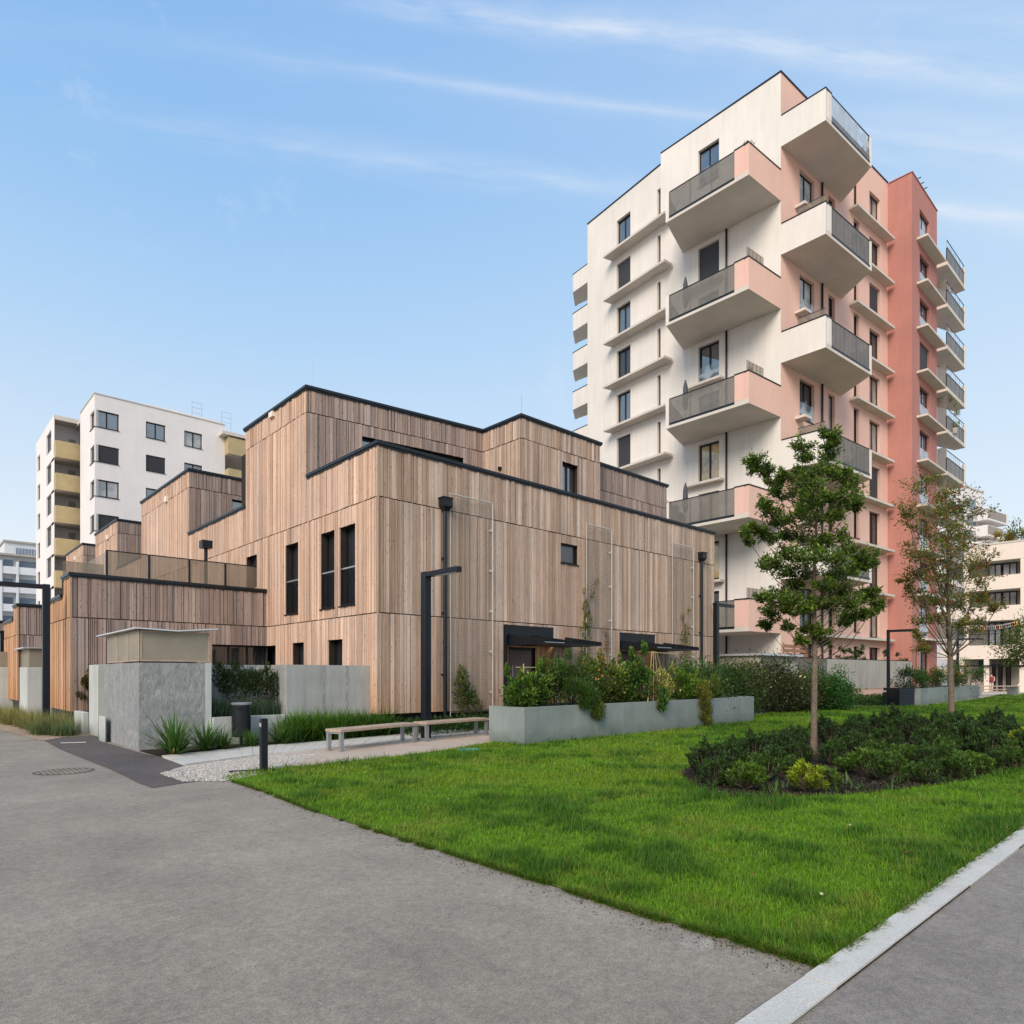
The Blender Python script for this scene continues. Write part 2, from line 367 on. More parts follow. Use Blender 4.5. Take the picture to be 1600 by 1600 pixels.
def dotn(v):
    n = N(nt, 'ShaderNodeVectorMath', operation='DOT_PRODUCT'); nt.links.new(D, n.inputs[0]); n.inputs[1].default_value = tuple(v); return n.outputs['Value']
warp = noise(nt, D, 3.0, 4); fineN = None
def streak(a, b, width, amt, nscale=6.):
    A = vdir(*a); B = vdir(*b); n = np.cross(A, B); n /= np.linalg.norm(n); t = np.cross(n, A)
    s = mth('ADD', dotn(n), mth('MULTIPLY', mth('SUBTRACT', warp, .5), width*1.6))
    band = mth('SUBTRACT', 1., mth('DIVIDE', mth('ABSOLUTE', s), width), True)
    band = mth('MULTIPLY', band, band)
    mp = N(nt, 'ShaderNodeCombineXYZ'); nt.links.new(mth('MULTIPLY', dotn(t), nscale), mp.inputs[0]); nt.links.new(mth('MULTIPLY', dotn(n), nscale*7), mp.inputs[1]); nt.links.new(mth('MULTIPLY', dotn(A), nscale), mp.inputs[2])
    tex = ramp(nt, noise(nt, mp.outputs[0], 1.0, 7, .62), .32, .68)
    L = mth('MULTIPLY', mth('ADD', dotn(t), .12), 5., True)
    return mth('MULTIPLY', mth('MULTIPLY', mth('MULTIPLY', band, tex), amt), L)
cl = streak((560,-10), (1600,118), .026, .6)
for a, b, wd, am in [(a_, b_, w_, m_*.72) for a_, b_, w_, m_ in [((420,90),(1120,180),.010,.32), ((250,205),(1600,345),.034,.40), ((560,120),(1100,175),.012,.22), ((900,20),(1600,20),.05,.25), ((1250,310),(1600,335),.016,.6), ((1250,200),(1600,230),.09,.35), ((0,60),(700,120),.05,.12)]]:
    cl = mth('ADD', cl, streak(a, b, wd, am))
wisp = ramp(nt, noise(nt, D, 9.0, 8, .7), .56, .80)
cl = mth('ADD', cl, mth('MULTIPLY', mth('MULTIPLY', wisp, ramp(nt, warp, .45, .65)), .45), True)
sep = N(nt, 'ShaderNodeSeparateXYZ'); nt.links.new(D, sep.inputs[0])
hz = N(nt, 'ShaderNodeMapRange'); hz.inputs[1].default_value = 0.; hz.inputs[2].default_value = .72; nt.links.new(sep.outputs[2], hz.inputs[0])
grad = nt.nodes.new('ShaderNodeValToRGB'); e = grad.color_ramp.elements
e[0].position = 0; e[0].color = (6.15,6.25,6.3,1); e[1].position = 1; e[1].color = (1.7,3.3,5.9,1)
for p, c in ((.22,(5.3,5.85,6.35,1)), (.59,(3.1,4.6,6.3,1)), (.80,(2.1,3.8,6.1,1))): q = e.new(p); q.color = c
nt.links.new(hz.outputs[0], grad.inputs[0])
base = mixc(nt, sky.outputs[0], grad.outputs[0], .88)
rs = mth('MULTIPLY', mth('ADD', dotn((RT[0],RT[1],0)), .35), .32, True)      # hazier to the right
base = mixc(nt, base, (4.9,5.6,6.2), rs)
skyc = mixc(nt, base, (6.0,6.15,6.35), cl)
nt.links.new(skyc, bg.inputs[0]); bg.inputs[1].default_value = .155; nt.links.new(bg.outputs[0], wo.inputs[0])
sl = bpy.data.lights.new('sun', 'SUN'); sl.energy = 3.7; sl.angle = R(34); sl.color = (1., .87, .72)
so = bpy.data.objects.new('sun', sl); COL.objects.link(so)
from mathutils import Vector
so.rotation_euler = Vector(tuple(SUN)).to_track_quat('Z', 'Y').to_euler(); so.location = (0,0,60)
cam = bpy.data.cameras.new('camera'); co = bpy.data.objects.new('camera', cam); COL.objects.link(co); scene.camera = co
cam.sensor_width = 36; cam.lens = 36*FO/1600; cam.shift_y = (CY-800)/1600; cam.clip_start = .1; cam.clip_end = 5000
co.location = (0,0,EYE); co.rotation_euler = (R(90), 0, AX-R(90))
scene.view_settings.view_transform = 'Standard'; scene.view_settings.look = 'None'; scene.view_settings.exposure = 0
scene.render.resolution_x = scene.render.resolution_y = 1024; scene.render.engine = 'CYCLES'
scene.cycles.transparent_max_bounces = 12; scene.cycles.max_bounces = 6
# ------------------------------------------------------------------ ground
def sheet(name, poly, z, m, kind='structure', sub=0):
    b = MB(); b.add([(x,y,z) for x, y in poly], [tuple(range(len(poly)))])
    o = b.build(name, m)
    bm = bmesh.new(); bm.from_mesh(o.data); bmesh.ops.recalc_face_normals(bm, faces=bm.faces)
    if bm.faces and bm.faces[0].normal.z < 0: bmesh.ops.reverse_faces(bm, faces=bm.faces)
    bmesh.ops.triangulate(bm, faces=bm.faces); bm.to_mesh(o.data); bm.free()
    return tag(o, kind=kind)
sheet('ground', [(-1500,-1500),(2500,-1500),(2500,2500),(-1500,2500)], 0, 'ground')
KY = 1.505; KW = .16
lawn_near = [gp(*p) for p in ((344,1217),(380,1227),(420,1241),(500,1272),(620,1311),(760,1353),(900,1398),(1000,1430),(1130,1467),(1240,1500))]
lc = (gp(1272,1509)[0], KY); lawn_near.append(lc)
sheet('road', [(-30,-30),(60,-30),(60,KY-.01),(lc[0],KY-.01),gp(1272,1500),gp(1000,1410),gp(620,1300),gp(352,1208),gp(250,1180),gp(150,1140),gp(60,1150),gp(-40,1128),(-6,70),(-60,70)], .004, 'asphalt')
sheet('access_road', [gp(*p) for p in ((66,1156),(100,1150),(150,1150),(165,1161),(217,1176),(250,1184),(290,1198),(330,1212),(346,1218),(290,1224),(238,1232),(215,1224),(180,1206),(130,1186),(95,1172))], .010, 'asphalt_dark')
sheet('footpath', [(-8,-30),(200,-30),(200,KY-KW+.01),(-8,KY-KW+.01)], .008, 'asphalt_path')
back = [gp(*p) for p in ((400,1204),(460,1199),(560,1189),(640,1180),(700,1172),(782,1158),(819,1164),(1000,1144),(1178,1127),(1178,1118),(1250,1107),(1310,1103),(1380,1105),(1438,1103),(1530,1092))]
LAWN = lawn_near + [(75,KY), (75,12)] + [gp(1640,1082), gp(1560,1086)] + back[::-1]
sheet('lawn', LAWN, .014, 'lawn_soil')
b = MB(); x = -6.0; random.seed(3)
while x < 90:
    L = .78+random.uniform(-.02,.02); b.box(x, x+L-.011, KY-KW+random.uniform(-.004,.004), KY+random.uniform(-.004,.004), -.05, .026+random.uniform(0,.004)); x += L
tag(b.build('kerb', 'kerbstone'), kind='structure')
sheet('kerb_bed', [(-6,KY-KW-.006),(90,KY-KW-.006),(90,KY+.012),(-6,KY+.012)], .0165, 'soil')
# paving strip and gravel in front of the benches
far_e = [(252,1183),(404,1167),(517,1158.5),(650,1146),(790,1133)]; near_e = [(289,1197),(404,1181),(491,1173),(640,1159),(790,1145)]
def lerp_line(pts, t):
    P = [gp(*p) for p in pts]; f = t*(len(P)-1); i = min(int(f), len(P)-2); f -= i
    return (P[i][0]*(1-f)+P[i+1][0]*f, P[i][1]*(1-f)+P[i+1][1]*f)
b = MB()
for i in range(26):
    for j in range(2):
        t0, t1 = i/26+.0006, (i+1)/26-.0006; q0, q1 = j*.5+.006, (j+1)*.5-.006
        def pt(t, q): a, c = lerp_line(near_e, t), lerp_line(far_e, t); return (a[0]*(1-q)+c[0]*q, a[1]*(1-q)+c[1]*q)
        b.prism([pt(t0,q0), pt(t1,q0), pt(t1,q1), pt(t0,q1)], 0., .030+random.uniform(0,.003))
tag(b.build('pavement', 'paving'), kind='structure')
sheet('gravel_path', [gp(*p) for p in ((289,1198),(404,1182),(491,1174),(640,1160),(800,1145),(800,1158),(782,1162),(700,1176),(560,1194),(400,1212),(346,1222),(325,1212))], .008, 'beige_gravel')
sheet('gravel_corner', [gp(*p) for p in ((289,1198),(404,1182),(450,1178),(430,1196),(405,1212),(346,1222),(300,1210))], .011, 'gravel')
sheet('planting_bed', [gp(*p) for p in ((217,1174),(252,1184),(404,1168),(650,1147),(790,1134),(1180,1112),(1180,1100),(800,1110),(592,1122),(330,1150))], .012, 'soil')
sheet('garden_path', [gp(*p) for p in ((1178,1120),(1250,1109),(1310,1104),(1380,1107),(1440,1105),(1440,1090),(1340,1091),(1230,1099),(1178,1106))], .009, 'paving')
sheet('sand_verge', [gp(*p) for p in ((-40,1130),(20,1146),(66,1158),(100,1152),(150,1149),(150,1132),(80,1120),(-40,1112))], .011, 'sand')
BED = [gp(*p) for p in ((1064,1208),(1070,1222),(1095,1236),(1140,1245),(1190,1248),(1260,1246),(1330,1244),(1400,1236),(1470,1228),(1530,1217),(1580,1202),(1625,1180),(1650,1160),(1620,1145),(1560,1136),(1480,1132),(1400,1134),(1320,1142),(1240,1154),(1170,1168),(1100,1188))]
sheet('flower_bed', BED, .022, 'soil')
b = MB()   # mulch ring round the first tree
cx, cy = gp(1271,1178); b.add([(cx+math.cos(a)*.46*random.uniform(.8,1.15), cy+math.sin(a)*.42*random.uniform(.8,1.15), .028) for a in [i*math.pi/10 for i in range(20)]]+[(cx,cy,.07)], [(i,(i+1)%20,20) for i in range(20)])
tag(b.build('mulch', 'bark_mulch'), kind='structure')
# ------------------------------------------------------------------ window kit
def window(parent, fr, u0, u1, z0, z1, n=-.16, mull=1, glass='glass', fw=.06, sill=True, blind=False, trans=0., name='window', label=None):
    b = MB(); d = .06
    b.fbox(fr, u0, u0+fw, n, n+d, z0, z1); b.fbox(fr, u1-fw, u1, n, n+d, z0, z1)
    b.fbox(fr, u0+fw, u1-fw, n, n+d, z0, z0+fw); b.fbox(fr, u0+fw, u1-fw, n, n+d, z1-fw, z1)
    for i in range(mull):
        um = u0+(u1-u0)*(i+1)/(mull+1); b.fbox(fr, um-fw*.55, um+fw*.55, n, n+d-.004, z0+fw, z1-fw)
    if trans: b.fbox(fr, u0+fw, u1-fw, n, n+d-.006, trans-fw*.5, trans+fw*.5)
    if sill: b.fbox(fr, u0-.02, u1+.02, n-.02, .065, z0-.03, z0+.004)
    w_ = b.build(name, 'frame_dark', parent)
    if label: w_['label'] = label
    g = MB()
    if blind:
        k = int((z1-z0-.1)/.06)
        for i in range(k):
            zb = z0+.05+i*(z1-z0-.1)/k; h = (z1-z0-.1)/k
            g.add([fr.P(u0+.03,n+.08,zb), fr.P(u1-.03,n+.08,zb), fr.P(u1-.03,n+.10,zb+h), fr.P(u0+.03,n+.10,zb+h)], [(0,1,2,3)])
        g.build('blind', 'blind', w_)
    else:
        g.add([fr.P(u0+.01,n+.02,z0+.01), fr.P(u1-.01,n+.02,z0+.01), fr.P(u1-.01,n+.02,z1-.01), fr.P(u0+.01,n+.02,z1-.01)], [(0,1,2,3)])
        g.build('pane', glass, w_)
    return w_
# ------------------------------------------------------------------ timber cladding
TONES = {'warm': [(.70,.495,.37),(.64,.44,.32),(.74,.545,.42),(.60,.415,.30),(.67,.51,.41)],
         'mix':  [(.51,.38,.29),(.44,.34,.275),(.585,.46,.375),(.48,.345,.255),(.62,.51,.43),(.42,.30,.225),(.53,.405,.315)],
         'grey': [(.36,.285,.245),(.41,.33,.295),(.31,.25,.225),(.46,.37,.32),(.39,.295,.245),(.34,.26,.22)],
         'orange':[(.66,.38,.20),(.60,.35,.19),(.70,.43,.26),(.55,.33,.20),(.62,.42,.30)]}
def clad(mb, fr, u0, u1, z0, z1, joints=(), ops=(), tone='mix', seed=0, thick=.022):
    rd = random.Random(seed); zs = [z0]+[j for j in joints if z0+.1 < j < z1-.1]+[z1]
    for k in range(len(zs)-1):
        a, c = zs[k]+(.014 if k else 0), zs[k+1]-(.014 if k < len(zs)-2 else 0)
        u = u0
        while u < u1-1e-4:
            wd = rd.choice((.05,.07,.09,.11,.12,.14,.16) if tone in ('warm','orange') else (.045,.06,.07,.09,.10,.12,.14)); e = min(u+wd, u1)
            if u1-e < .03: e = u1
            dep = rd.choice((0,0,.004,.006,.016,.024)); ga = rd.choice((.006,.010,.016,.024,.030) if tone in ('warm','orange') else (.004,.008,.013,.020)); cuts = sorted({u+.002, e-ga, *[q for o in ops for q in (o[0], o[1]) if u+.002 < q < e-ga and o[2] < c and o[3] > a]})
            mb.col = jit(rd.choice(TONES[tone]), 0); f = rd.choice((rd.uniform(.92,1.10), rd.uniform(.94,1.08), rd.uniform(.82,.95))); mb.col = tuple(min(.9,q*f*1.06) for q in mb.col)
            for s0, s1 in zip(cuts, cuts[1:]):
                m = (s0+s1)/2; segs = [(a, c)]
                for o in ops:
                    if o[0] < m < o[1]:
                        ns = []
                        for p, q in segs:
                            if o[3] <= p or o[2] >= q: ns.append((p, q))
                            else:
                                if o[2] > p: ns.append((p, o[2]))
                                if o[3] < q: ns.append((o[3], q))
                        segs = ns
                for p, q in segs: mb.fbox(fr, s0, s1, 0, thick+dep, p, q)
            u = e
    mb.col = (1,1,1)
X0, Y0 = at(591, 17.2); FRt = Fr((X0,Y0), (1,0)); FLt = Fr((X0,Y0), (0,-1))
ZB = .55; ZLO = 7.44; ZHI = 10.13; J = (3.155, 6.13, 9.44)
uR = FRt.u(1115); uLs = FLt.u(480); uLe = FLt.u(385)
def coping(parent, pts, z, w=.30, name='coping'):
    b = MB(); b.ribbon(pts, .09, w, z+.02, z+.10); b.ribbon(pts, .06, w-.02, z-.03, z+.019); return b.build(name, 'coping', parent)
def roofdeck(parent, poly, z, name='roof'):
    b = MB(); b.prism(poly, z-.25, z); return b.build(name, 'coping', parent)
def slot_rail(parent, fr, u0, u1, z0, z1, n=-.03):
    b = MB(); k = int((u1-u0)/.085)
    for i in range(k+1): u = u0+(u1-u0)*i/k; b.fbox(fr, u-.008, u+.008, n-.012, n, z0+.05, z1-.0)
    b.fbox(fr, u0, u1, n-.014, n+.004, z0+.03, z0+.06); o = b.build('railing', 'metal_dark', parent)
    h = MB(); h.fbox(fr, u0, u1, n-.03, n+.012, z1, z1+.04); h.build('handrail', 'steel', o)
# ---- house 1, the corner house
H1 = thing('timber_house', 'corner timber house with long three step front, two black canopies and tall slot windows', 'house', (X0, Y0, 0), group='stepped timber clad row houses')
def opx(fr, a, b, top, bot, ref=None):
    """opening from pixel columns a..b, heights read at the column nearest the corner"""
    u0, u1 = fr.u(a), fr.u(b); r = fr.u(ref) if ref else u1
    return (u0, u1, fr.z(r, bot), fr.z(r, top))
slots = [opx(FLt, 447, 467, 847, 958), opx(FLt, 502, 524, 827, 949), opx(FLt, 532, 556, 818, 944.5)]
zs_b = sum(s[2] for s in slots)/3; zs_t = sum(s[3] for s in slots)/3
slots = [(s[0], s[1], zs_b, zs_t) for s in slots]
lows = [opx(FLt, 458, 476, 1004, 1060), opx(FLt, 514, 537, 998, 1060)]
lows = [(s[0], s[1], 1.15, (lows[0][3]+lows[1][3])/2) for s in lows]
dw = opx(FLt, 370, 402.5, 866, 915); dw = (dw[0], dw[1], 4.55, dw[3]); dw_end = FLt.u(372)
gap = (FLt.u(400), FLt.u(431.5), .45, 2.52)
opsL = slots+lows+[gap]
opsR = [opx(FRt, 875.5, 902, 848, 879, 875.5)]
n1 = (FRt.u(788.5), FRt.u(864.5), ZB-.1, FRt.z(FRt.u(788.5), 972)); n2 = (FRt.u(966.5), FRt.u(1023), ZB-.1, 3.07)
n1 = (n1[0], n1[1], .35, 3.07); n2 = (n2[0], n2[1], .35, 3.07)
opsR += [n1, n2]
opsLu = [(max(dw[0],uLe+.05), dw[1], dw[2], dw[3]), gap, slots[0], lows[0]]; opsL = slots[1:]+lows[1:]
bk = MB(); bk.wall(FRt, 0, uR, ZB, ZLO, opsR, .35, -.001); bk.wall(FLt, uLs, 0, ZB, ZLO, opsL, .28, -.001)
bk.wall(FLt, uLe, uLs, ZB, ZHI, opsLu, .28, -.001)
wl = bk.build('wall', 'board_back', H1)
c = MB(); clad(c, FRt, .0, uR, ZB, ZLO, J, opsR, 'mix', 1); clad(c, FLt, uLs, -.0, ZB, ZLO, J, opsL, 'warm', 2)
clad(c, FLt, uLe, uLs, ZB, ZHI, J, opsLu, 'warm', 3)
c.col = (.5,.37,.27); c.box(X0-.045, X0+.0, Y0-.045, Y0-.0, ZB, ZLO)
c.build('cladding', 'board', H1)
# upper storey: slanted front, then the block
A = FLt.p(uLs); FS = Fr(A, hdg(54.7)); uS = FS.u(755.5); B_ = FS.p(uS)
FB1 = Fr(B_, (0,-1)); uB1 = FB1.u(814.5); C_ = FB1.p(uB1); FB2 = Fr(C_, (1,0)); uB2 = FB2.u(936.5)
D_ = FB2.p(uB2); FB3 = Fr((D_[0], D_[1]+.55), (1,0)); uB3 = FB3.u(1041); Z3 = FB3.z(0, 717)-.1
ow = opx(FS, 565, 724, 679, 740, 565); ow = (ow[0], ow[1], 7.0, ow[3]-.05)
ob = opx(FB2, 878, 902, 721, 780, 878); ob = (ob[0], ob[1], 7.2, ob[3])
u_ = MB(); zf = 6.5
u_.wall(FS, 0, uS, zf, ZHI, [ow], .25, -.001); u_.wall(FB1, 0, uB1, zf, ZHI, (), .2, -.001); u_.wall(FB2, 0, uB2, zf, ZHI, [ob], .25, -.001); u_.wall(FB3, 0, uB3, zf, Z3, (), .2, -.001)
E_ = FLt.p(uLe); YB = E_[1]+3
u_.wall(Fr((FB3.p(uB3)[0], FB3.p(uB3)[1]), (0,1)), 0, 6, .3, Z3, (), .2, 0); u_.wall(Fr((D_[0], D_[1]), (0,1)), 0, 5, zf, ZHI, (), .2, 0)
u_.wall(Fr(FRt.p(uR), (0,1)), 0, 12, .3, ZLO, (), .2, 0)
u_.build('wall', 'board_back', H1)
c = MB(); clad(c, FS, .0, uS, zf, ZHI, (9.44,), [ow], 'grey', 4); clad(c, FB1, 0, uB1, zf, ZHI, (9.44,), (), 'mix', 5)
clad(c, FB2, 0, uB2, zf, ZHI, (9.44,), [ob], 'mix', 6); clad(c, FB3, 0, uB3, zf, Z3, (Z3-.95,), (), 'grey', 7)
clad(c, Fr(FRt.p(uR), (0,1)), 0, 6, ZB, ZLO, J, (), 'mix', 8)
c.build('cladding', 'board', H1)
roofdeck(H1, [(X0+.1,Y0+.1), (X0+uR-.1,Y0+.1), (X0+uR-.1,Y0+9), (X0+.1,Y0+9)], ZLO-1.0, 'terrace')
roofdeck(H1, [(A[0]+.05,A[1]+.1), (B_[0],B_[1]+.15), (C_[0]+.15,C_[1]+.15), (D_[0]-.1,D_[1]+.1), (D_[0]-.1,E_[1]), (E_[0]+.1,E_[1]-.1)], ZHI-.15, 'roof')
roofdeck(H1, [(D_[0]-.05,D_[1]+.65), (D_[0]+uB3-.05,D_[1]+.65), (D_[0]+uB3-.05,D_[1]+6), (D_[0]-.05,D_[1]+6)], Z3-.15, 'roof')
coping(H1, [(X0,Y0+(-uLs)-.07), (X0,Y0), (X0+uR,Y0), (X0+uR,Y0+12)], ZLO)
coping(H1, [(E_[0]+6,E_[1]), E_, A, B_, C_, D_, (D_[0],D_[1]+5)], ZHI)
coping(H1, [(D_[0]+.08,D_[1]+.55), FB3.p(uB3), (FB3.p(uB3)[0], D_[1]+6)], Z3)
b = MB(); b.box(X0+.12, X0+uR-.1, Y0+.10, Y0+.3, .0, ZB+.1); b.box(X0+.12, X0+.3, Y0+.3, E_[1], .0, ZB+.1); b.build('plinth', 'metal_dark', H1)
b = MB(); b.box(X0+.45, X0+uR-.2, Y0+.75, Y0+10, .3, ZLO-1.3); b.box(X0+.32, X0+6, Y0+10.05, E_[1], .3, ZHI-.5); b.build('core', 'board_back', H1)
for s in slots:
    w_ = window(H1, FLt, s[0], s[1], s[2], s[3], -.24, 0, 'glass_dark', .05, True); slot_rail(w_, FLt, s[0]+.02, s[1]-.02, s[2], s[2]+1.02)
for s in lows: window(H1, FLt, s[0], s[1], s[2], s[3], -.24, 0, 'glass_dark', .05, False)
window(H1, FLt, *opsLu[0], -.2, 1, 'glass_dark', .07, False, name='terrace_door')
window(H1, FLt, *gap, -.26, 0, 'glass_dark', .04, False)
window(H1, FRt, *opsR[0], -.12, 0, 'glass_dark', .06, True)
window(H1, FS, *ow, -.2, 3, 'glass', .07, False, label='wide strip window behind the roof terrace'); window(H1, FB2, *ob, -.2, 1, 'glass', .07, False)
# entrance niches
def niche(o, dpx0, dpx1):
    u0, u1, z0, z1 = o; fr = FRt.shift(0, -.34); b = MB()
    d0, d1 = dpx0, dpx1; top = 2.42
    clad(b, fr, u0+.001, u1-.001, z0, z1, (), [(d0, d1, z0, top)], 'orange', 11)
    b.col = (.60,.36,.20)
    for k in range(3): b.fbox(FRt, u1-.016, u1-.001, -.335+k*.112, -.335+k*.112+.106, z0, z1-.51); b.fbox(FRt, u0+.001, u0+.016, -.335+k*.112, -.335+k*.112+.106, z0, z1-.51)
    b.build('niche_lining', 'board', H1)
    f = MB(); f.fbox(fr, u0-.05, u1+.05, -.06, -.02, z0-.02, z0+.0); f.build('threshold', 'metal_dark', H1)
    d = window(H1, fr, d0, d1, z0+.0, top, -.10, 0, 'door_dark', .08, False, name='door')
    h = MB(); h.fbox(fr, d0+.14, d0+.17, -.03, .03, z0+.8, z0+1.5); h.build('handle', 'steel', d)
    # header panel and canopy of three black blades
    b = MB(); b.fbox(FRt, u0+.002, u1-.002, -.03, .012, z1-.50, z1-.002); b.build('header', 'metal_dark', H1)
    b = MB(); L = 1.55
    zc = z1-.62; q = MB()
    q.fbox(FRt, u0+.08, u1+.55, .02, L, zc, zc+.035)
    cp = q.build('canopy', 'metal_dark', H1)
    for t in (u0+.10, (u0+u1)/2+.15, u1+.50):
        r = MB(); r.add([FRt.P(t,.03,zc+.036), FRt.P(t+.05,.03,zc+.036), FRt.P(t+.05,L,zc+.036), FRt.P(t,L,zc+.036), FRt.P(t,.03,zc+.34), FRt.P(t+.05,.03,zc+.34), FRt.P(t+.05,L,zc+.12), FRt.P(t,L,zc+.12)], [(3,2,1,0),(4,5,6,7),(0,1,5,4),(1,2,6,5),(2,3,7,6),(3,0,4,7)])
        r.build('rib', 'metal_dark', cp)
    g = MB(); g.fbox(FRt, u0+.15, u0+1.0, .05, L-.03, zc+.04, zc+.06); g.build('light_strip', 'steel', cp)
niche(n1, FRt.u(806), FRt.u(848)); niche(n2, FRt.u(979), FRt.u(1003))
b = MB(); b.fbox(FRt, n1[0]-.06, n1[0]+.03, .0, .10, .2, 3.07); b.build('post', 'metal_dark', H1)
b = MB(); b.fbox(FRt, FRt.u(857), FRt.u(862), .03, .10, 1.5, 1.72); b.build('intercom', 'metal_dark', H1)
def downpipe(parent, px, ztop, zbot=.35):
    u = FRt.u(px); b = MB(); b.tube([FRt.P(u,.13,zbot), FRt.P(u,.13,ztop)], .055, 10); o = b.build('downpipe', 'metal_dark', parent)
    b = MB(); b.fbox(FRt, u-.15, u+.15, .035, .28, ztop+.06, ztop+.28); b.fbox(FRt, u-.17, u+.17, .03, .30, ztop+.28, ztop+.31)
    b.add([FRt.P(u-.15,.036,ztop+.058), FRt.P(u+.15,.036,ztop+.058), FRt.P(u+.15,.28,ztop+.058), FRt.P(u-.15,.28,ztop+.058), FRt.P(u-.05,.09,ztop-.06), FRt.P(u+.05,.09,ztop-.06), FRt.P(u+.05,.18,ztop-.06), FRt.P(u-.05,.18,ztop-.06)], [(0,1,2,3),(7,6,5,4),(0,4,5,1),(1,5,6,2),(2,6,7,3),(3,7,4,0)])
    b.build('hopper', 'metal_dark', o)
    for z in (zbot+1.2, zbot+2.9, zbot+4.4):
        b = MB(); b.fbox(FRt, u-.07, u+.07, .02, .14, z, z+.04); b.build('bracket', 'metal_dark', o)
u = FRt.u(691); downpipe(H1, 691, FRt.z(u, 797)); u = FRt.u(1092); downpipe(H1, 1092, FRt.z(u, 876))
b = MB(); u = FLt.u(428); b.fbox(FLt, u-.15, u+.15, .03, .12, FLt.z(u, 653), FLt.z(u, 645)); b.build('vent', 'render_cream', H1)
b = MB(); u = FB2.u(816); 
b.fbox(FB1, uB1-1.05, uB1-.95, .03, .12, FB1.z(uB1-1, 733)-.06, FB1.z(uB1-1, 733)+.06); b.build('wall_lamp', 'metal_dark', H1)
b = MB(); b.tube([(A[0]+.3,A[1]+.3,ZHI), (A[0]+.3,A[1]+.3,ZHI+1.0)], .007, 6); b.build('lightning_rod', 'steel', H1)
b = MB(); b.tube([(C_[0]+.3,C_[1]+.3,ZHI), (C_[0]+.3,C_[1]+.3,ZHI+.9)], .007, 6); b.build('lightning_rod', 'steel', H1)
# wing of house 1, one storey, with its roof terrace
Pj = FLt.p(FLt.u(418)); YW = Pj[1]; XW = Fr((X0,YW),(1,0)).u(112); XW = X0+XW
FW1 = Fr((XW,YW), (1,0)); FW1L = Fr((XW,YW), (0,-1)); ZW = FW1.z(0, 900)
def wing(par, xw, yw, xe, dl, ZW, seed, ops=(), hidden_right=False):
    fr = Fr((xw,yw),(1,0)); fl = Fr((xw,yw),(0,-1)); L = xe-xw
    zl = ZW-.50; us = -1.15
    bk = MB(); bk.wall(fr, 0, L, ZB, ZW, ops, .3, -.001); bk.wall(fl, us, 0, ZB, ZW, (), .2, -.001); bk.wall(fl, -dl, us, ZB, zl, (), .2, -.001); bk.build('wall', 'board_back', par)
    c = MB(); clad(c, fr, .0, L, ZB, ZW, (3.155,), ops, 'grey', seed, .022); clad(c, fl, us, 0, ZB, ZW, (3.155,), (), 'orange', seed+1); clad(c, fl, -dl, us, ZB, zl, (3.155,), (), 'orange', seed+2)
    c.col = (.5,.33,.2); c.box(xw-.045, xw, yw-.045, yw, ZB, ZW)
    c.build('cladding', 'board', par)
    coping(par, [fl.p(us), (xw,yw), (xe-.06,yw)], ZW, .3); coping(par, [fl.p(-dl), fl.p(us-.08)], zl, .3)
    b = MB(); b.fbox(fl, us-.02, us+.0, -.3, .05, zl+.1, ZW+.09); b.build('step_flashing', 'coping', par)
    roofdeck(par, [(xw+.1,yw+.1),(xe,yw+.1),(xe,yw+dl-.1),(xw+.1,yw+dl-.1)], zl-.1, 'terrace')
    b = MB(); b.box(xw+.15, xe-.05, yw+.45, yw+dl-.1, 0, zl-.4); b.box(xw+.12, xe-.05, yw+.12, yw+.44, 0, ZB); b.build('core', 'metal_dark', par)
    b = MB(); b.wall(Fr((xe,yw+dl),(-1,0)), 0, L, ZB, zl); b.build('wall', 'board_back', par)
gw = (FW1.u(331), X0-XW-.001, .45, 2.52)
wing(H1, XW, YW, X0, 4.4, ZW, 20, [gw])
window(H1, FW1, gw[0], gw[1], gw[2], gw[3], -.26, 2, 'glass_dark', .05, False, name='patio_glazing')
# perforated railing on the wing roof
FRL = Fr((XW,YW+.95),(1,0)); zr = 5.25; edges = [FRL.u(p) for p in (167,233,296,352,407)]
rl = None
for i in range(4):
    b = MB(); b.fbox(FRL, edges[i]+.02, edges[i+1]-.02, -.01, .01, ZW-.45, zr); r = b.build('railing', 'mesh_brown', H1)
    b = MB(); b.fbox(FRL, edges[i]-.03, edges[i]+.018, -.04, .04, ZW-.5, zr+.02); b.fbox(FRL, edges[i]+.02, edges[i+1]-.031, -.014, .014, zr+.001, zr+.03); b.build('post', 'metal_dark', r)
b = MB(); e0 = edges[0]; b.add([FRL.P(e0-.05,0,ZW-.5), FRL.P(e0-.05,0,zr-.05), FRL.P(e0-.05,-2.4,zr-.05), FRL.P(e0-.05,-2.4,ZW-.5)], [(0,1,2,3)]); b.build('railing', 'mesh_brown', H1)
b = MB(); b.fbox(FRL, e0-1.1, e0-.08, -.01, .01, ZW-.45, zr-.42); b.build('railing', 'mesh_brown', H1)
b = MB(); u = FRL.u(341); zt = FRL.z(u, 849); b.tube([FRL.P(u,-1.2,ZW-.4), FRL.P(u,-1.2,zt)], .06, 8); fl_ = b.build('flue', 'metal_dark', H1)
b = MB(); b.fbox(FRL, u-.17, u+.17, -1.37, -1.03, zt, zt+.26); b.build('cowl', 'metal_dark', fl_)
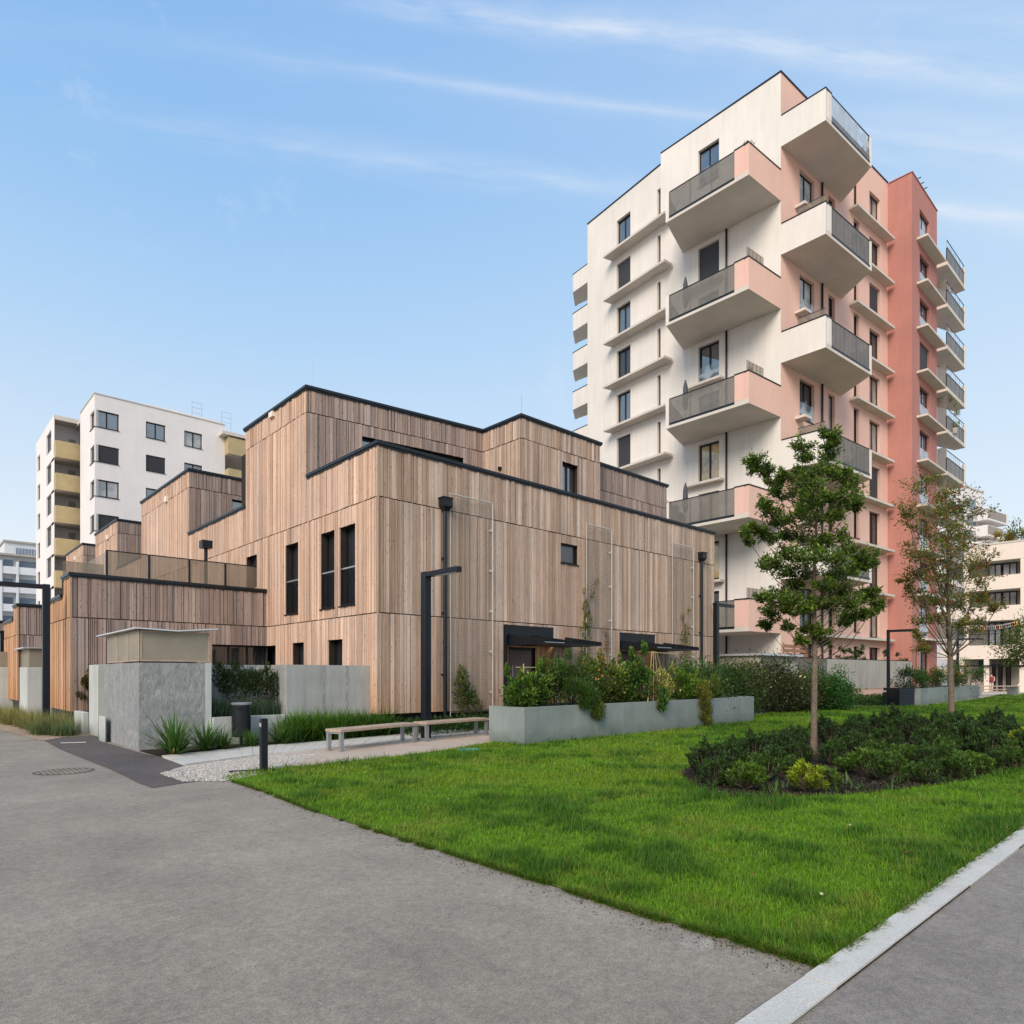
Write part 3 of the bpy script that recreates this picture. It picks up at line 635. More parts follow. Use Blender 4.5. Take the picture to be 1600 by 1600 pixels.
# ---- the houses behind, stepping away along the row
def house(label, a, b_, c_, seed, extra_window=None, wing_at=None, core=12):
    """low roof from column a to b_, upper storey from b_ to c_"""
    ua, ub, uc = FLt.u(a), FLt.u(b_), FLt.u(c_)
    pa, pb, pc = FLt.p(ua), FLt.p(ub), FLt.p(uc)
    h = thing('timber_house', label, 'house', (X0, pa[1], 0), group='stepped timber clad row houses')
    bk = MB(); bk.wall(FLt, ub, ua-.002, ZB, ZLO, (), .2, -.001); bk.wall(FLt, uc, ub, ZB, ZHI, (), .2, -.001)
    fr = Fr(pb, (1,0)); ops = [extra_window(fr)] if extra_window else []
    bk.wall(fr, 0, core, 6.5, ZHI, ops, .2, -.001); bk.wall(Fr((X0+core,pc[1]),(-1,0)), 0, core, 0, ZHI); bk.wall(Fr((X0+core,pb[1]),(0,1)), 0, pc[1]-pb[1], 0, ZHI)
    bk.build('wall', 'board_back', h)
    c = MB(); clad(c, FLt, ub, ua-.004, ZB, ZLO, J, (), 'warm', seed); clad(c, FLt, uc, ub, ZB, ZHI, J, (), 'warm', seed+1); clad(c, fr, 0, core, 6.5, ZHI, (9.44,), ops, 'grey', seed+2); c.build('cladding', 'board', h)
    for o in ops: window(h, fr, *o, -.15, 0, 'glass', .06, False)
    coping(h, [pb, (pa[0], pa[1]+.02)], ZLO); coping(h, [(X0+core,pc[1]), pc, pb, (X0+core,pb[1])], ZHI)
    roofdeck(h, [(X0+.1,pa[1]+.03), (X0+core,pa[1]+.03), (X0+core,pb[1]), (X0+.1,pb[1])], ZLO-1.0, 'terrace'); roofdeck(h, [(X0+.1,pb[1]+.1), (X0+core-.1,pb[1]+.1), (X0+core-.1,pc[1]-.1), (X0+.1,pc[1]-.1)], ZHI-.15)
    b = MB(); um = (ub+uc)/2; b.fbox(FLt, um+.5, um+.8, .03, .12, ZHI-.75, ZHI-.5); b.build('vent', 'render_cream', h)
    return h
def w2(fr): u0, u1 = fr.u(362), fr.u(384.5); return (u0, u1, 7.0, fr.z(u0, 780))
H2 = house('second timber house of the row, its upper box in front of the white block', 385, 296, 222, 40, w2)
H3 = house('third timber house of the row with a smaller grey sided upper box', 222, 184, 150, 50)
H4 = house('farthest visible timber house of the row beside the golden balconies', 150, 130, 104, 60)
# wings of the next houses, each one storey
dy = 10.9; YW2 = YW+dy
XW2 = X0+Fr((X0,YW2),(1,0)).u(29)
wing(H2, XW2, YW2, X0-.01, 4.4, ZW, 70)
XW3 = X0+Fr((X0,YW2+dy),(1,0)).u(-6)
wing(H3, XW3, YW2+dy, X0-.01, 4.4, ZW, 80)
# ------------------------------------------------------------------ cable trellises on the front
def trellis(px0, px1, top_py, label, climb=0):
    u0, u1 = FRt.u(px0), FRt.u(px1); zt = FRt.z(u1, top_py); fr = FRt
    t = thing('trellis', label, 'trellis', FRt.P((u0+u1)/2, 0, 0), group='white cable trellises on the timber front')
    b = MB()
    b.tube([fr.P(u0,.14,.4), fr.P(u0,.14,zt)], .011, 6); b.tube([fr.P(u1,.14,.4), fr.P(u1,.14,zt)], .018, 6); b.tube([fr.P(u0-.02,.14,zt), fr.P(u1+.02,.14,zt)], .018, 6)
    b.build('frame', 'cable', t)
    b = MB(); b.fbox(fr, u0+.02, u1-.02, .138, .142, .5, zt-.02); b.build('net', 'mesh_cable', t)
    z = zt-.8
    while z > .6:
        b = MB(); b.tube([fr.P(u1-.04,.055,z), fr.P(u1-.04,.15,z)], .04, 10); b.build('spacer', 'cable', t); z -= 1.18
trellis(699, 765, 788, 'tall white cable trellis next to the left downpipe')
trellis(911.5, 951, 829, 'white cable trellis between the two black canopies')
trellis(1046, 1079, 857, 'white cable trellis near the right downpipe')
# ------------------------------------------------------------------ the tower
TC = at(1220, 36.66); TW = Fr(TC, (0,-1)); TP = Fr(TC, hdg(51.6))
uJ = TW.u(1032.5); PJ = TW.p(uJ); dl = hdg(-35.3); TL = Fr(PJ, (-dl[0], -dl[1])); uE = TL.u(918)
PE = TL.p(uE); uK = TP.u(1387); PK = TP.p(uK); RL = Fr(PK, (0,-1)); uK2 = RL.u(1425); PK2 = RL.p(uK2)
RR = Fr(PK2, hdg(47.0)); uRE = RR.u(1464); PRE = RR.p(uRE)
FBK = [3.83+2.95*k for k in range(10)]
ZT = 34.45; ZTL = 33.75
PB1 = (PRE[0]+1.0, PRE[1]+14); PB0 = (PE[0]+6.5, PE[1]+5.0)
T = thing('apartment_tower', 'tall white and pink apartment tower with zigzag corner balconies and a red stair bay', 'tower', (TC[0], TC[1], 0))
def col_ops(fr, px0, px1, lo=.42, hi=2.68, ks=range(10), grd=False):
    u0, u1 = fr.u(px0), fr.u(px1); o = [(k, (u0, u1, FBK[k]+lo, FBK[k]+hi)) for k in ks]
    if grd: o.append((-1, (u0, u1, .95, 3.35)))
    return o
oW = col_ops(TW, 1091, 1123.5, grd=True)
oL = col_ops(TL, 963.5, 985, -.34, 1.98); oLn = [(k, (TL.u(1027), -.02, FBK[k]-.30, FBK[k]+1.95)) for k in range(10)]
oP1 = col_ops(TP, 1249.5, 1272.5, grd=True); oP2 = col_ops(TP, 1294.5, 1304.5, grd=True); oP3 = col_ops(TP, 1334, 1342.5, grd=True); oP4 = col_ops(TP, 1358.5, 1375, .15, 2.42, grd=True)
oR = col_ops(RR, 1437, 1452, .25, 2.4, grd=True); oR0 = [(-2, (RR.u(1431), RR.u(1435.5), 1.6, 3.3))]
g = lambda L_: [o for _, o in L_]
b = MB(); b.wall(TW, uJ, 0, 0, ZT, g(oW), .28); b.wall(TL, uE, -.02, 0, ZTL, g(oL)+g(oLn), .28); b.wall(TL, -.02, 0, 0, ZTL, (), .2)
b.wall(Fr(PB0, (PE[0]-PB0[0], PE[1]-PB0[1])), 0, math.hypot(PE[0]-PB0[0], PE[1]-PB0[1]), 0, ZTL)
b.wall(Fr((PJ[0]+7, PJ[1]), (-1,0)), 0, 7, ZTL-.3, ZT)
b.build('white_wall', 'render_white', T)
b = MB(); b.wall(TP, 0, uK, 0, ZT, g(oP1)+g(oP2)+g(oP3)+g(oP4), .28); b.build('pink_wall', 'render_pink', T)
b = MB(); b.wall(RL, 0, uK2, 0, ZT-.05); b.wall(RR, 0, uRE, 0, ZT-.05, g(oR)+[oR0[0][1]], .25); b.wall(Fr(PRE, (PB1[0]-PRE[0], PB1[1]-PRE[1])), 0, 14, 0, ZT-.05)
b.build('red_wall', 'render_red', T)
b = MB(); b.wall(Fr(PB1, (PB0[0]-PB1[0], PB0[1]-PB1[1])), 0, math.hypot(PB0[0]-PB1[0], PB0[1]-PB1[1]), 0, ZTL-.3); b.build('back_wall', 'render_white', T)
b = MB(); b.prism([(PJ[0]+.1,PJ[1]-.1), (TC[0]+.1,TC[1]+.12), (PK[0]-.1,PK[1]+.12), (PB1[0]-.2,PB1[1]-.2), (PJ[0]+8, PJ[1]+8)], ZT-.6, ZT-.3); b.prism([(PE[0]+.2,PE[1]), (PJ[0]+.1,PJ[1]+.2), (PJ[0]+8,PJ[1]+8.2), (PB0[0],PB0[1]-.2)], ZTL-.6, ZTL-.35); b.build('roof', 'slab', T)
b = MB(); b.prism([(PK[0]+.12,PK[1]+.2), (PK2[0]+.12,PK2[1]+.15), (PRE[0]-.1,PRE[1]+.15), (PB1[0]-.2,PB1[1]-.3)], ZT-.7, ZT-.35); b.build('roof', 'slab', T)
# closed core behind the openings
def inset_core(pts, d, z0, z1):
    b = MB(); b.ribbon(pts, -d, d+.1, z0, z1); b.build('core', 'board_back', T)
inset_core([TL.p(uE+.4), PJ, TC, TP.p(uK-.3)], .55, .1, ZTL-.7); inset_core([RR.p(.3), RR.p(uRE-.3)], .5, .1, ZTL-.7)
b = MB(); b.ribbon([(PJ[0]+.02,PJ[1]), TC, PK], .05, .32, ZT, ZT+.07); b.ribbon([PE, (PJ[0],PJ[1])], .05, .3, ZTL, ZTL+.07); b.build('coping', 'coping', T)
b = MB(); b.ribbon([(PK[0]-.02,PK[1]-.06), PK2, PRE, PB1], .05, .3, ZT-.05, ZT+.0); b.build('coping', 'render_red', T)
blindW = {7}; yellow_reflW = {3, 2, 1}  # lower panes: a yellow reflection is painted into their glass tint
for k, o in oW: window(T, TW, *o, -.24, 1, 'glass_warm' if k in yellow_reflW else 'glass', .10, True, blind=k in blindW, trans=0, label='window with its dark blind closed' if k in blindW else None)
for k, o in oL: window(T, TL, *o, -.24, 1, 'glass' if k % 2 else 'glass_dark', .10, True, blind=k in (8, 4), label='window with its dark blind closed' if k in (8,4) else None)
for k, o in oLn: window(T, TL, o[0]+.0, o[1], o[2], o[3], -.24, 0, 'glass_dark', .04, False)
for k, o in oP1: window(T, TP, *o, -.24, 1, 'glass_clear' if k in (8,6) else 'glass_dark', .08, True)
for k, o in oP2: window(T, TP, *o, -.24, 0, 'glass_curtain' if k in (4,) else 'glass_dark', .07, True)
for k, o in oP3: window(T, TP, *o, -.24, 0, 'glass_dark', .07, True)
for k, o in oP4: window(T, TP, *o, -.24, 1, 'glass_curtain' if k in (9,5,4,0) else 'glass_dark', .08, True, blind=k in (7, 3))
for k, o in oR: window(T, RR, *o, -.22, 1, 'glass' if k % 3 else 'glass_clear', .08, True, blind=k == 6)
window(T, RR, *oR0[0][1], -.2, 0, 'glass_dark', .05, False)
# french window rails (clear glass) on a few
for (fr, o) in [(TW, oW[9][1]), (TW, oW[5][1]), (TP, oP1[4][1]), (TP, oP1[6][1])]+[(RR, oR[k][1]) for k in range(10) if k != 6]:
    b = MB(); b.fbox(fr, o[0]+.03, o[1]-.03, -.06, -.045, o[2]+.03, o[2]+1.0); b.build('glass_rail', 'glass_rail', T)
# concrete ledges
def ledge(fr, pa, pb, z, d, px_is_u=False, t=.14, taper=0.):
    u0, u1 = (pa, pb) if px_is_u else (fr.u(pa, d), fr.u(pb, d)); b = MB()
    b.prism([fr.p(u0+taper, .002), fr.p(u0, d), fr.p(u1, d), fr.p(u1-taper*.2, .002)], z-t, z); return b.build('ledge', 'slab', T)
for k in range(10): ledge(TL, 942, 1038, FBK[k]-.38, .78, taper=.1)
for k in (1, 3, 5, 7): ledge(TW, 1067, 1125, FBK[k]+.34, .5)
for k in range(10):
    u0 = TP.u(1341, .56) if k else TP.u(1262, .56); ledge(TP, u0, TP.u(1398.5, .56), FBK[k]+.08, .56, True)
for k in (8, 6, 4, 2): ledge(TP, 1258, 1268, FBK[k]+.36, .6)
for k in range(10): ledge(RR, 1450, 1478.5, FBK[k]+.17, .66)
b = MB(); b.tube([TW.P(TW.u(1136),.08,.4), TW.P(TW.u(1136),.08,FBK[8]+.1)], .06, 8); b.build('downpipe', 'metal_dark', T)
b = MB(); b.tube([TP.P(TP.u(1283),.08,.9), TP.P(TP.u(1283),.08,FBK[9]+.1)], .06, 8); b.build('downpipe', 'metal_dark', T)
for px in (1434, 1439, 1444):
    b = MB(); u = RR.u(px); b.tube([RR.P(u,-.25,ZT+.1), RR.P(u,.2,ZT+.12)], .03, 6); b.tube([RR.P(u,-.2,ZT-.03), RR.P(u,-.2,ZT+.12)], .04, 6); b.build('roof_anchor', 'metal_dark', T)
# balconies
def mesh_rail(fr, u0, u1, n, z0, z1, par, m='mesh_grey', step=1.6, base=.0):
    k = max(1, round((u1-u0)/step)); b = MB(); b.fbox(fr, u0, u1, n-.012, n, z0, z1-.02); r = b.build('railing', m, par)
    p = MB(); p.fbox(fr, u0, u1, n-.03, n+.02, z1-.018, z1+.02)
    for i in range(k+1):
        u = u0+(u1-u0)*i/k; p.fbox(fr, u-.022, u+.022, n-.06, n-.013, z0, z1-.02)
    p.build('rail_frame', 'metal_dark', r); return r
H_ = 1.66; TS = .26
def balcony_white(k, glassy=False):
    z = FBK[k]; d = 2.4; f2 = Fr(TW.p(d), TP.U); b_ = TP.p(TP.u(1315)); u2 = f2.u(1361)
    c1 = f2.p(0); c2 = f2.p(u2)
    b = MB(); b.prism([(TC[0]+.01*0,TC[1]), c1, c2, b_], z, z+TS-.002)
    o = b.build('balcony', 'slab', T); o['label'] = 'white corner balcony'
    b = MB(); b.fbox(TW, .001, d, -.26, .004, z+TS, z+H_); b.fbox(TW, .0005, d+.001, -.001, .003, z, z+TS-.0005)
    b.fbox(f2, .262, .62, -.22, .004, z+TS, z+H_)
    b.build('parapet', 'render_white', o); b = MB(); b.fbox(f2, u2-.16, u2+.02, -.16, .03, z-.01, z+H_-.02); b.build('end_post', 'render_white', o)
    b = MB(); b.ribbon([TW.p(.05), c1, f2.p(.63)], .03, .29, z+H_+.001, z+H_+.06); b.fbox(f2, .62, u2-.16, -.05, .012, z+TS-.1, z+TS+.02); b.build('coping', 'coping', o)
    if glassy:
        mesh_rail(f2, .64, u2-.18, -.02, z+TS+.3, z+H_, o, 'glass_rail', 1.6); b = MB(); b.fbox(f2, .64, u2-.18, -.02, .0, z+TS+.02, z+TS+.30); b.build('railing', 'mesh_grey', o)
    else: mesh_rail(f2, .64, u2-.18, -.02, z+TS-.02, z+H_, o)
    if k in (7, 5, 3): b = MB(); b.fbox(TW, .9, d-.05, -.1, -.07, z+H_+.06, z+H_+.42); q = b.build('screen', 'mesh_brown', o); p = MB(); p.fbox(TW, .9, d-.05, -.1, -.07, z+H_+.42, z+H_+.45); p.build('handrail', 'metal_dark', q)
    e = Fr(c2, (b_[0]-c2[0], b_[1]-c2[1])); L = math.hypot(b_[0]-c2[0], b_[1]-c2[1])
    mesh_rail(e, .2, L-.1, -.05, z+TS, z+H_-.02, o)
def balcony_pink(k):
    z = FBK[k]; d = 3.1; fp = Fr(TC, TP.U); a1 = TP.p(-d); f2 = Fr(a1, (0,-1)); ul = f2.u(1041); a2 = f2.p(ul); a3 = TW.p(TW.u(1067))
    b = MB(); b.prism([TC, a3, a2, a1], z, z+TS-.002); o = b.build('balcony', 'slab', T); o['label'] = 'pink sided balcony on the white front'
    b = MB(); b.fbox(TP, -d, -.001, -.26, .004, z+TS, z+H_); b.fbox(TP, -d, -.0005, -.001, .003, z, z+TS-.0005)
    b.fbox(f2, -.80, -.262, -.22, .004, z+TS, z+H_); b.build('parapet', 'render_pink', o)
    b = MB(); b.fbox(f2, ul-.02, ul+.18, -.16, .03, z-.01, z+H_-.02); b.build('end_post', 'render_white', o)
    b = MB(); b.ribbon([f2.p(-.82), a1, TP.p(-.03)], .03, .29, z+H_+.001, z+H_+.06); b.fbox(f2, ul+.2, -.80, -.05, .012, z+TS-.1, z+TS+.02); b.build('coping', 'coping', o)
    mesh_rail(f2, ul+.2, -.82, -.02, z+TS-.02, z+H_, o)
    e = Fr(a3, (a2[0]-a3[0], a2[1]-a3[1])); mesh_rail(e, .1, math.hypot(a2[0]-a3[0], a2[1]-a3[1])-.1, -.05, z+TS, z+H_-.02, o)
    if k in (6, 4, 0): b = MB(); s = 1.6 if k else 2.6; b.fbox(TP, -d+.05, -d+s, -.16, -.13, z+H_+.06, z+H_+.62); q = b.build('screen', 'mesh_brown', o)
for k in (9, 7, 5, 3, 1): balcony_white(k, k == 9)
for k in (8, 6, 4, 2, 0): balcony_pink(k)
def balcony_right(k):
    z = FBK[k]; u0 = uRE+.02; NF = .62; uf1 = RR.u(1508, NF)
    b = MB(); b.prism([RR.p(u0,NF), RR.p(uf1,NF), at(1491.5,50.9), (PRE[0]+.12,PRE[1]+1.6), RR.p(u0,-.05)], z, z+TS); o = b.build('balcony', 'slab', T); o['label'] = 'balcony on the far right side of the red bay'
    z1 = z+H_; mesh_rail(RR, u0+.05, uf1-.2, NF-.02, z+TS-.03, z1-.45, o, 'mesh_grey', 1.2); 
    g_ = MB(); g_.fbox(RR, u0+.05, uf1-1.2, NF-.04, NF-.025, z1-.43, z1+.05); g_.build('glass_rail', 'glass_rail', o)
    p = MB(); p.fbox(RR, u0+.05, uf1-.2, NF-.05, NF-.01, z1+.052, z1+.09); 
    for i in range(5): u = u0+.1+(uf1-.4-u0)*i/4; p.fbox(RR, u-.02, u+.02, NF-.05, NF-.042, z1-.45, z1+.05)
    p.build('handrail', 'metal_dark', o)
    b = MB(); b.fbox(RR, uf1-.18, uf1+.02, NF-.16, NF+.02, z-.01, z1+.02); b.build('end_post', 'render_white', o)
    if k % 2 == 0 or k < 6: b = MB(); b.fbox(RR, u0+.03, u0+.06, .0, NF-.06, z+TS+.02, z+2.6 if k in (7,5,3) else z1+.3); b.build('screen', 'mesh_grey', o)
for k in range(10): balcony_right(k)
sd = (PB0[0]-PE[0], PB0[1]-PE[1]); sl_ = math.hypot(*sd); sdx = (sd[0]/sl_, sd[1]/sl_)
for k in range(9, 1, -1):
    z = FBK[k]+.02; o_ = (PE[0]+sdx[0]*1.2, PE[1]+sdx[1]*1.2); un = (-TL.U[0], -TL.U[1]); q = 1.75
    poly = [o_, (o_[0]+un[0]*q, o_[1]+un[1]*q), (o_[0]+un[0]*q+sdx[0]*1.9, o_[1]+un[1]*q+sdx[1]*1.9), (o_[0]+sdx[0]*2.3, o_[1]+sdx[1]*2.3)]
    b = MB(); b.prism(poly, z, z+.2); o = b.build('balcony', 'render_white', T); o['label'] = 'plain white balcony on the far left side'
    b = MB(); b.ribbon([poly[2], poly[1], poly[0]], .001, .18, z+.001, z+1.32); b.build('parapet', 'render_white', o)
    b = MB(); b.ribbon([poly[2], poly[1], poly[0]], .03, .2, z+1.322, z+1.36); b.build('coping', 'coping', o)
# terrace wall and fence of the tower's ground floor
FN = Fr(TP.p(0,2.6), TP.U); f0, f1 = FN.u(1222), FN.u(1424)
fs = thing('fence', 'long grey cement panel fence along the pink tower ground floor', 'fence', FN.P(f0,0,0))
b = MB(); b.fbox(FN, f0, f1, -.2, 0, 0, .80); b.build('base_wall', 'render_pink', fs)
u = f0; i = 0
while u < f1-.1:
    e = min(u+1.05, f1); b = MB(); b.fbox(FN, u+.006, e-.006, -.04, .06, .84, 2.38); o = b.build('panel', 'panel_cement' if u > FN.u(1288) else 'mesh_grey', fs); u = e
b = MB(); b.fbox(FN, f0, f1, -.03, .05, 2.385, 2.42); b.build('rail', 'metal_dark', fs)
rf = MB(); q = Fr(TP.p(0,1.5), TP.U); t = thing('privacy_screen', 'reddish wooden slat screen standing on the terrace at the tower corner', 'screen', q.P(.6,0,1.0))
for i in range(9): rf.fbox(q, q.u(1225), q.u(1262), -.03, .0, 1.15+i*.225, 1.15+i*.225+.17)
rf.build('slats', 'fencewood', t); rf = MB()
for px in (1225.5, 1243, 1261): rf.fbox(q, q.u(px)-.04, q.u(px)+.04, -.08, -.031, .9, 3.2)
rf.build('post', 'fencewood', t)
# garage portal between timber house and tower
gx = at(1119, 27.6); gt = thing('portal_frame', 'dark steel post and beam beside the right end of the timber house', 'frame', (gx[0], gx[1], 0))
b = MB(); b.box(gx[0]-.09, gx[0]+.09, gx[1]-.09, gx[1]+.09, 0, 4.40); b.build('post', 'metal_dark', gt)
b = MB(); b.box(gx[0]-.1, gx[0]+1.3, gx[1]-.1, gx[1]+.1, 4.402, 4.52); b.build('beam', 'metal_dark', gt)
sx = at(1128, 31); st = thing('bin_shelter', 'low grey shelter with a pale flat roof under the lowest pink balcony', 'shelter', (sx[0], sx[1], 0))
b = MB(); b.box(sx[0], sx[0]+3.6, sx[1]-1.9, sx[1]+.1, 0, 2.42); b.build('body', 'panel_cement', st)
b = MB(); b.box(sx[0]-.15, sx[0]+3.75, sx[1]-2.1, sx[1]+.2, 2.425, 2.52); b.build('roof', 'roof_sheet', st)
# ------------------------------------------------------------------ white block with golden balconies
WC = at(148, 57); WR = Fr(WC, (1,0)); WL = Fr(WC, (0,-1)); ZWB = WR.z(0, 614.5)
W = thing('apartment_block', 'white apartment block with golden balconies and wrapped corner windows', 'building', (WC[0], WC[1], 0))
w0 = WL.u(125.3); w1 = WR.u(351.5); rows = [WR.z(.5, 641.5)-2.95*j for j in range(8)]; hW = 1.45
opsR_ = []; opsL_ = []
for j, z in enumerate(rows):
    opsR_ += [(.001, WR.u(186), z-hW, z), (WR.u(228), WR.u(258.5), z-hW, z-.02), (WR.u(288), WR.u(316), z-hW, z-.04)]; opsL_.append((WL.u(141), -.001, z-hW, z))
b = MB(); b.wall(WR, 0, w1, 0, ZWB, opsR_, .25); b.wall(WL, w0, 0, 0, ZWB, opsL_, .25); b.wall(Fr(WR.p(w1), (0,1)), 0, 5, 0, ZWB); b.wall(Fr((WC[0],WC[1]-w0),(-1,0)).shift(-4,0), 0, 4, 0, ZWB)
b.wall(Fr((WR.p(w1)[0],WC[1]+5),(1,0)), 0, 14, 0, ZWB-.5); b.build('wall', 'render_grey', W)
b = MB(); b.prism([(WC[0]+.1,WC[1]+.1), (WR.p(w1)[0]-.1,WC[1]+.1), (WR.p(w1)[0]-.1,WC[1]+12), (WC[0]+.1,WC[1]+12)], ZWB-.6, ZWB-.3); b.build('roof', 'slab', W)
b = MB(); b.ribbon([WL.p(w0), WC, WR.p(w1)], .06, .3, ZWB, ZWB+.08); b.build('coping', 'slab_edge', W)
b = MB(); b.box(WC[0]+.5, WR.p(w1)[0]-.5, WC[1]+.6, WC[1]+11, .1, ZWB-.8); b.build('core', 'board_back', W)
for i, o in enumerate(opsR_): window(W, WR, *o, -.2, 1, 'glass_curtain' if i in (2, 6) else 'glass', .09, True, blind=(i in (3, 4, 9, 10)))
for i, o in enumerate(opsL_): window(W, WL, *o, -.2, 0, 'glass', .08, True, blind=(i in (1, 3)))
# recessed left part with balconies
LC = at(85, 61.5); LR = Fr(LC, (1,0)); LL = Fr(LC, (0,-1)); l0 = LL.u(56.5); l1 = WL.p(w0)[0]-LC[0]
rowsL = [LL.z(0, 700.5)-2.95*j for j in range(8)]
opsl = []
for j in range(9):
    z = rowsL[0]+2.95*(0)-2.95*j+1.5; opsl += [(LL.u(58.5), LL.u(62.5), z-1.6, z), ]
opn = [(LL.u(72.5), LL.u(80), rowsL[0]-2.95*j+.3, rowsL[0]-2.95*j+2.2) for j in range(8)]
b = MB(); b.wall(LL, l0, 0, 0, ZWB, opsl+opn, .25); b.build('wall', 'render_grey', W)
rec = 1.6; b = MB(); b.wall(LR.shift(0,-rec), 0, max(l1,3)+3, 0, ZWB); b.build('wall', 'render_grey', W)
b = MB(); b.prism([(LC[0]+.03,LC[1]+.02), (LC[0]+max(l1,3)+1, LC[1]+.02), (LC[0]+max(l1,3)+1, LC[1]+9), (LC[0]+.03,LC[1]+9)], ZWB-.45, ZWB-.05); b.build('roof', 'slab', W)
for o in opsl: window(W, LL, *o, -.2, 0, 'glass_dark', .08, False)
for o in opn: window(W, LL, *o, -.2, 0, 'glass_dark', .08, False)
for j in range(8):
    z = LR.z(0, 713)-2.95*j; wd = LR.u(126)+.4
    b = MB(); b.prism([(LC[0],LC[1]-.9), (LC[0]+wd,LC[1]-.9), (LC[0]+wd,LC[1]+rec), (LC[0],LC[1]+rec)], z-.25, z); o = b.build('balcony', 'slab', W); o['label'] = 'golden fronted balcony'
    b = MB(); b.ribbon([(LC[0],LC[1]-.02), (LC[0],LC[1]-.95), (LC[0]+wd,LC[1]-.95)], .05, .05, z-.26, z+1.25); b.build('front', 'gold', o)
    fr = LR.shift(0,-rec); b = MB(); b.fbox(fr, LR.u(112), LR.u(123), .02, .06, z+.05, z+2.3); b.build('door', 'panel_cement', o)
# right end balconies
RC = WR.p(w1)
for j in range(3):
    z = WR.z(w1, 708)-2.95*j; b = MB(); b.box(RC[0]+.02, RC[0]+5, RC[1]-.9, RC[1]+4.8, z-.25, z); o = b.build('balcony', 'slab', W); o['label'] = 'golden fronted balcony'
    b = MB(); b.ribbon([(RC[0]+.01,RC[1]-.0), (RC[0]+.01,RC[1]-.95), (RC[0]+5,RC[1]-.95)], .05, .05, z-.26, z+1.3); b.build('front', 'gold', o)
    b = MB(); b.box(RC[0]+1.0, RC[0]+3.2, RC[1]+4.86, RC[1]+4.97, z+.1, z+2.3); b.build('door', 'frame_dark', o)
b = MB(); b.box(RC[0]-.6, RC[0]+7, RC[1]-1.1, RC[1]+5, ZWB-1.2, ZWB-.9); b.build('canopy', 'slab', W)
b = MB(); b.box(WR.p(WR.u(245))[0], RC[0]+1, WC[1]+3.5, WC[1]+9, ZWB-.29, ZWB+1.5); b.build('penthouse', 'render_grey', W)
def roof_ladder(fr, px, n, h):
    b = MB(); u = fr.u(px)
    for du in (0, .9): b.tube([fr.P(u+du,n,ZWB-.2), fr.P(u+du,n,ZWB+h)], .018, 5)
    for i in range(3): b.tube([fr.P(u,n,ZWB+h-i*.5), fr.P(u+.9,n,ZWB+h-i*.5)], .014, 5)
    b.build('roof_rail', 'steel', W)
roof_ladder(WR, 311, -2, 2.2); roof_ladder(WR, 358, -2, 2.0)
# ------------------------------------------------------------------ far left housing block
FC = at(9, 108); FR_ = Fr(at(-60,104), (1,0)); 
FB_ = thing('apartment_block', 'distant pale grey housing block with long rows of balconies at the left edge', 'building', (FC[0], FC[1], 0))
zr_ = FR_.z(FR_.u(20), 870); u0, u1 = -6, FR_.u(75)
b = MB(); b.fbox(FR_, u0, u1, -12, 0, 0, zr_); b.fbox(FR_, FR_.u(10), FR_.u(75), -10, -2.5, zr_, zr_+2.7); b.build('wall', 'far_wall', FB_)
b = MB(); b.fbox(FR_, u0-.1, u1+.1, -12.1, 1.5, zr_+.001, zr_+.3); b.fbox(FR_, FR_.u(8), FR_.u(76), -10.4, -2.2, zr_+2.701, zr_+3.0); b.build('roof', 'panel_cement', FB_)
for i in range(7):
    o = MB(); u = FR_.u(28+i*5.0); o.fbox(FR_, u, u+.34, -2.5, -2.47, zr_+.7, zr_+1.9); o.build('window', 'far_glass', FB_)
j = 0; z = zr_-2.9
while z > .5:
    for (a, c) in ((-40, -1), (1.5, 24), (27, 60)):
        ua, uc = FR_.u(a), FR_.u(c); b = MB(); b.fbox(FR_, ua, uc, .001, 1.4, z, z+1.15); q = b.build('balcony', 'far_wall', FB_)
        b = MB(); b.fbox(FR_, ua+.3, uc-.3, .01, .04, z+1.16, z+2.35); b.build('window', 'far_glass', q)
    for a in (0, 25.5): b = MB(); b.fbox(FR_, FR_.u(a)-.15, FR_.u(a)+.15, .001, 1.5, z-1, z+2.0-.01); b.build('pillar', 'far_wall', FB_)
    z -= 3.0
# ------------------------------------------------------------------ right hand cream building
RB0 = at(1600, 62); RBf = Fr(RB0, (0,-1)); r0 = RBf.u(1470); r1 = RBf.u(1700)
RB = thing('apartment_block', 'cream low building with long loggia bands at the right edge', 'building', (RB0[0], RB0[1], 0))
zR = lambda py: RBf.z(RBf.u(1585), py)
bands = [(zR(873), zR(847)), (zR(919), zR(897)), (zR(968), zR(945)), (zR(1029), zR(1007))]
b = MB()
for lo, hi in bands: b.fbox(RBf, r0, r1, -.25, 0, lo, hi)
b.build('band', 'render_cream', RB)
b = MB(); b.fbox(RBf, r0, r1, -14, -2.2, 0, bands[0][1]-.1); b.build('back_wall', 'panel_cement', RB)
b = MB()
for lo, hi in bands: b.fbox(RBf, r0, r1, -2.19, -.251, lo-.02, lo+.25)
b.build('slab', 'slab', RB)
b = MB(); b.fbox(RBf, r0-.1, r1+.1, -14.1, .05, bands[0][1]+.002, bands[0][1]+.16); b.build('coping', 'slab_edge', RB)
zc = bands[3][0]
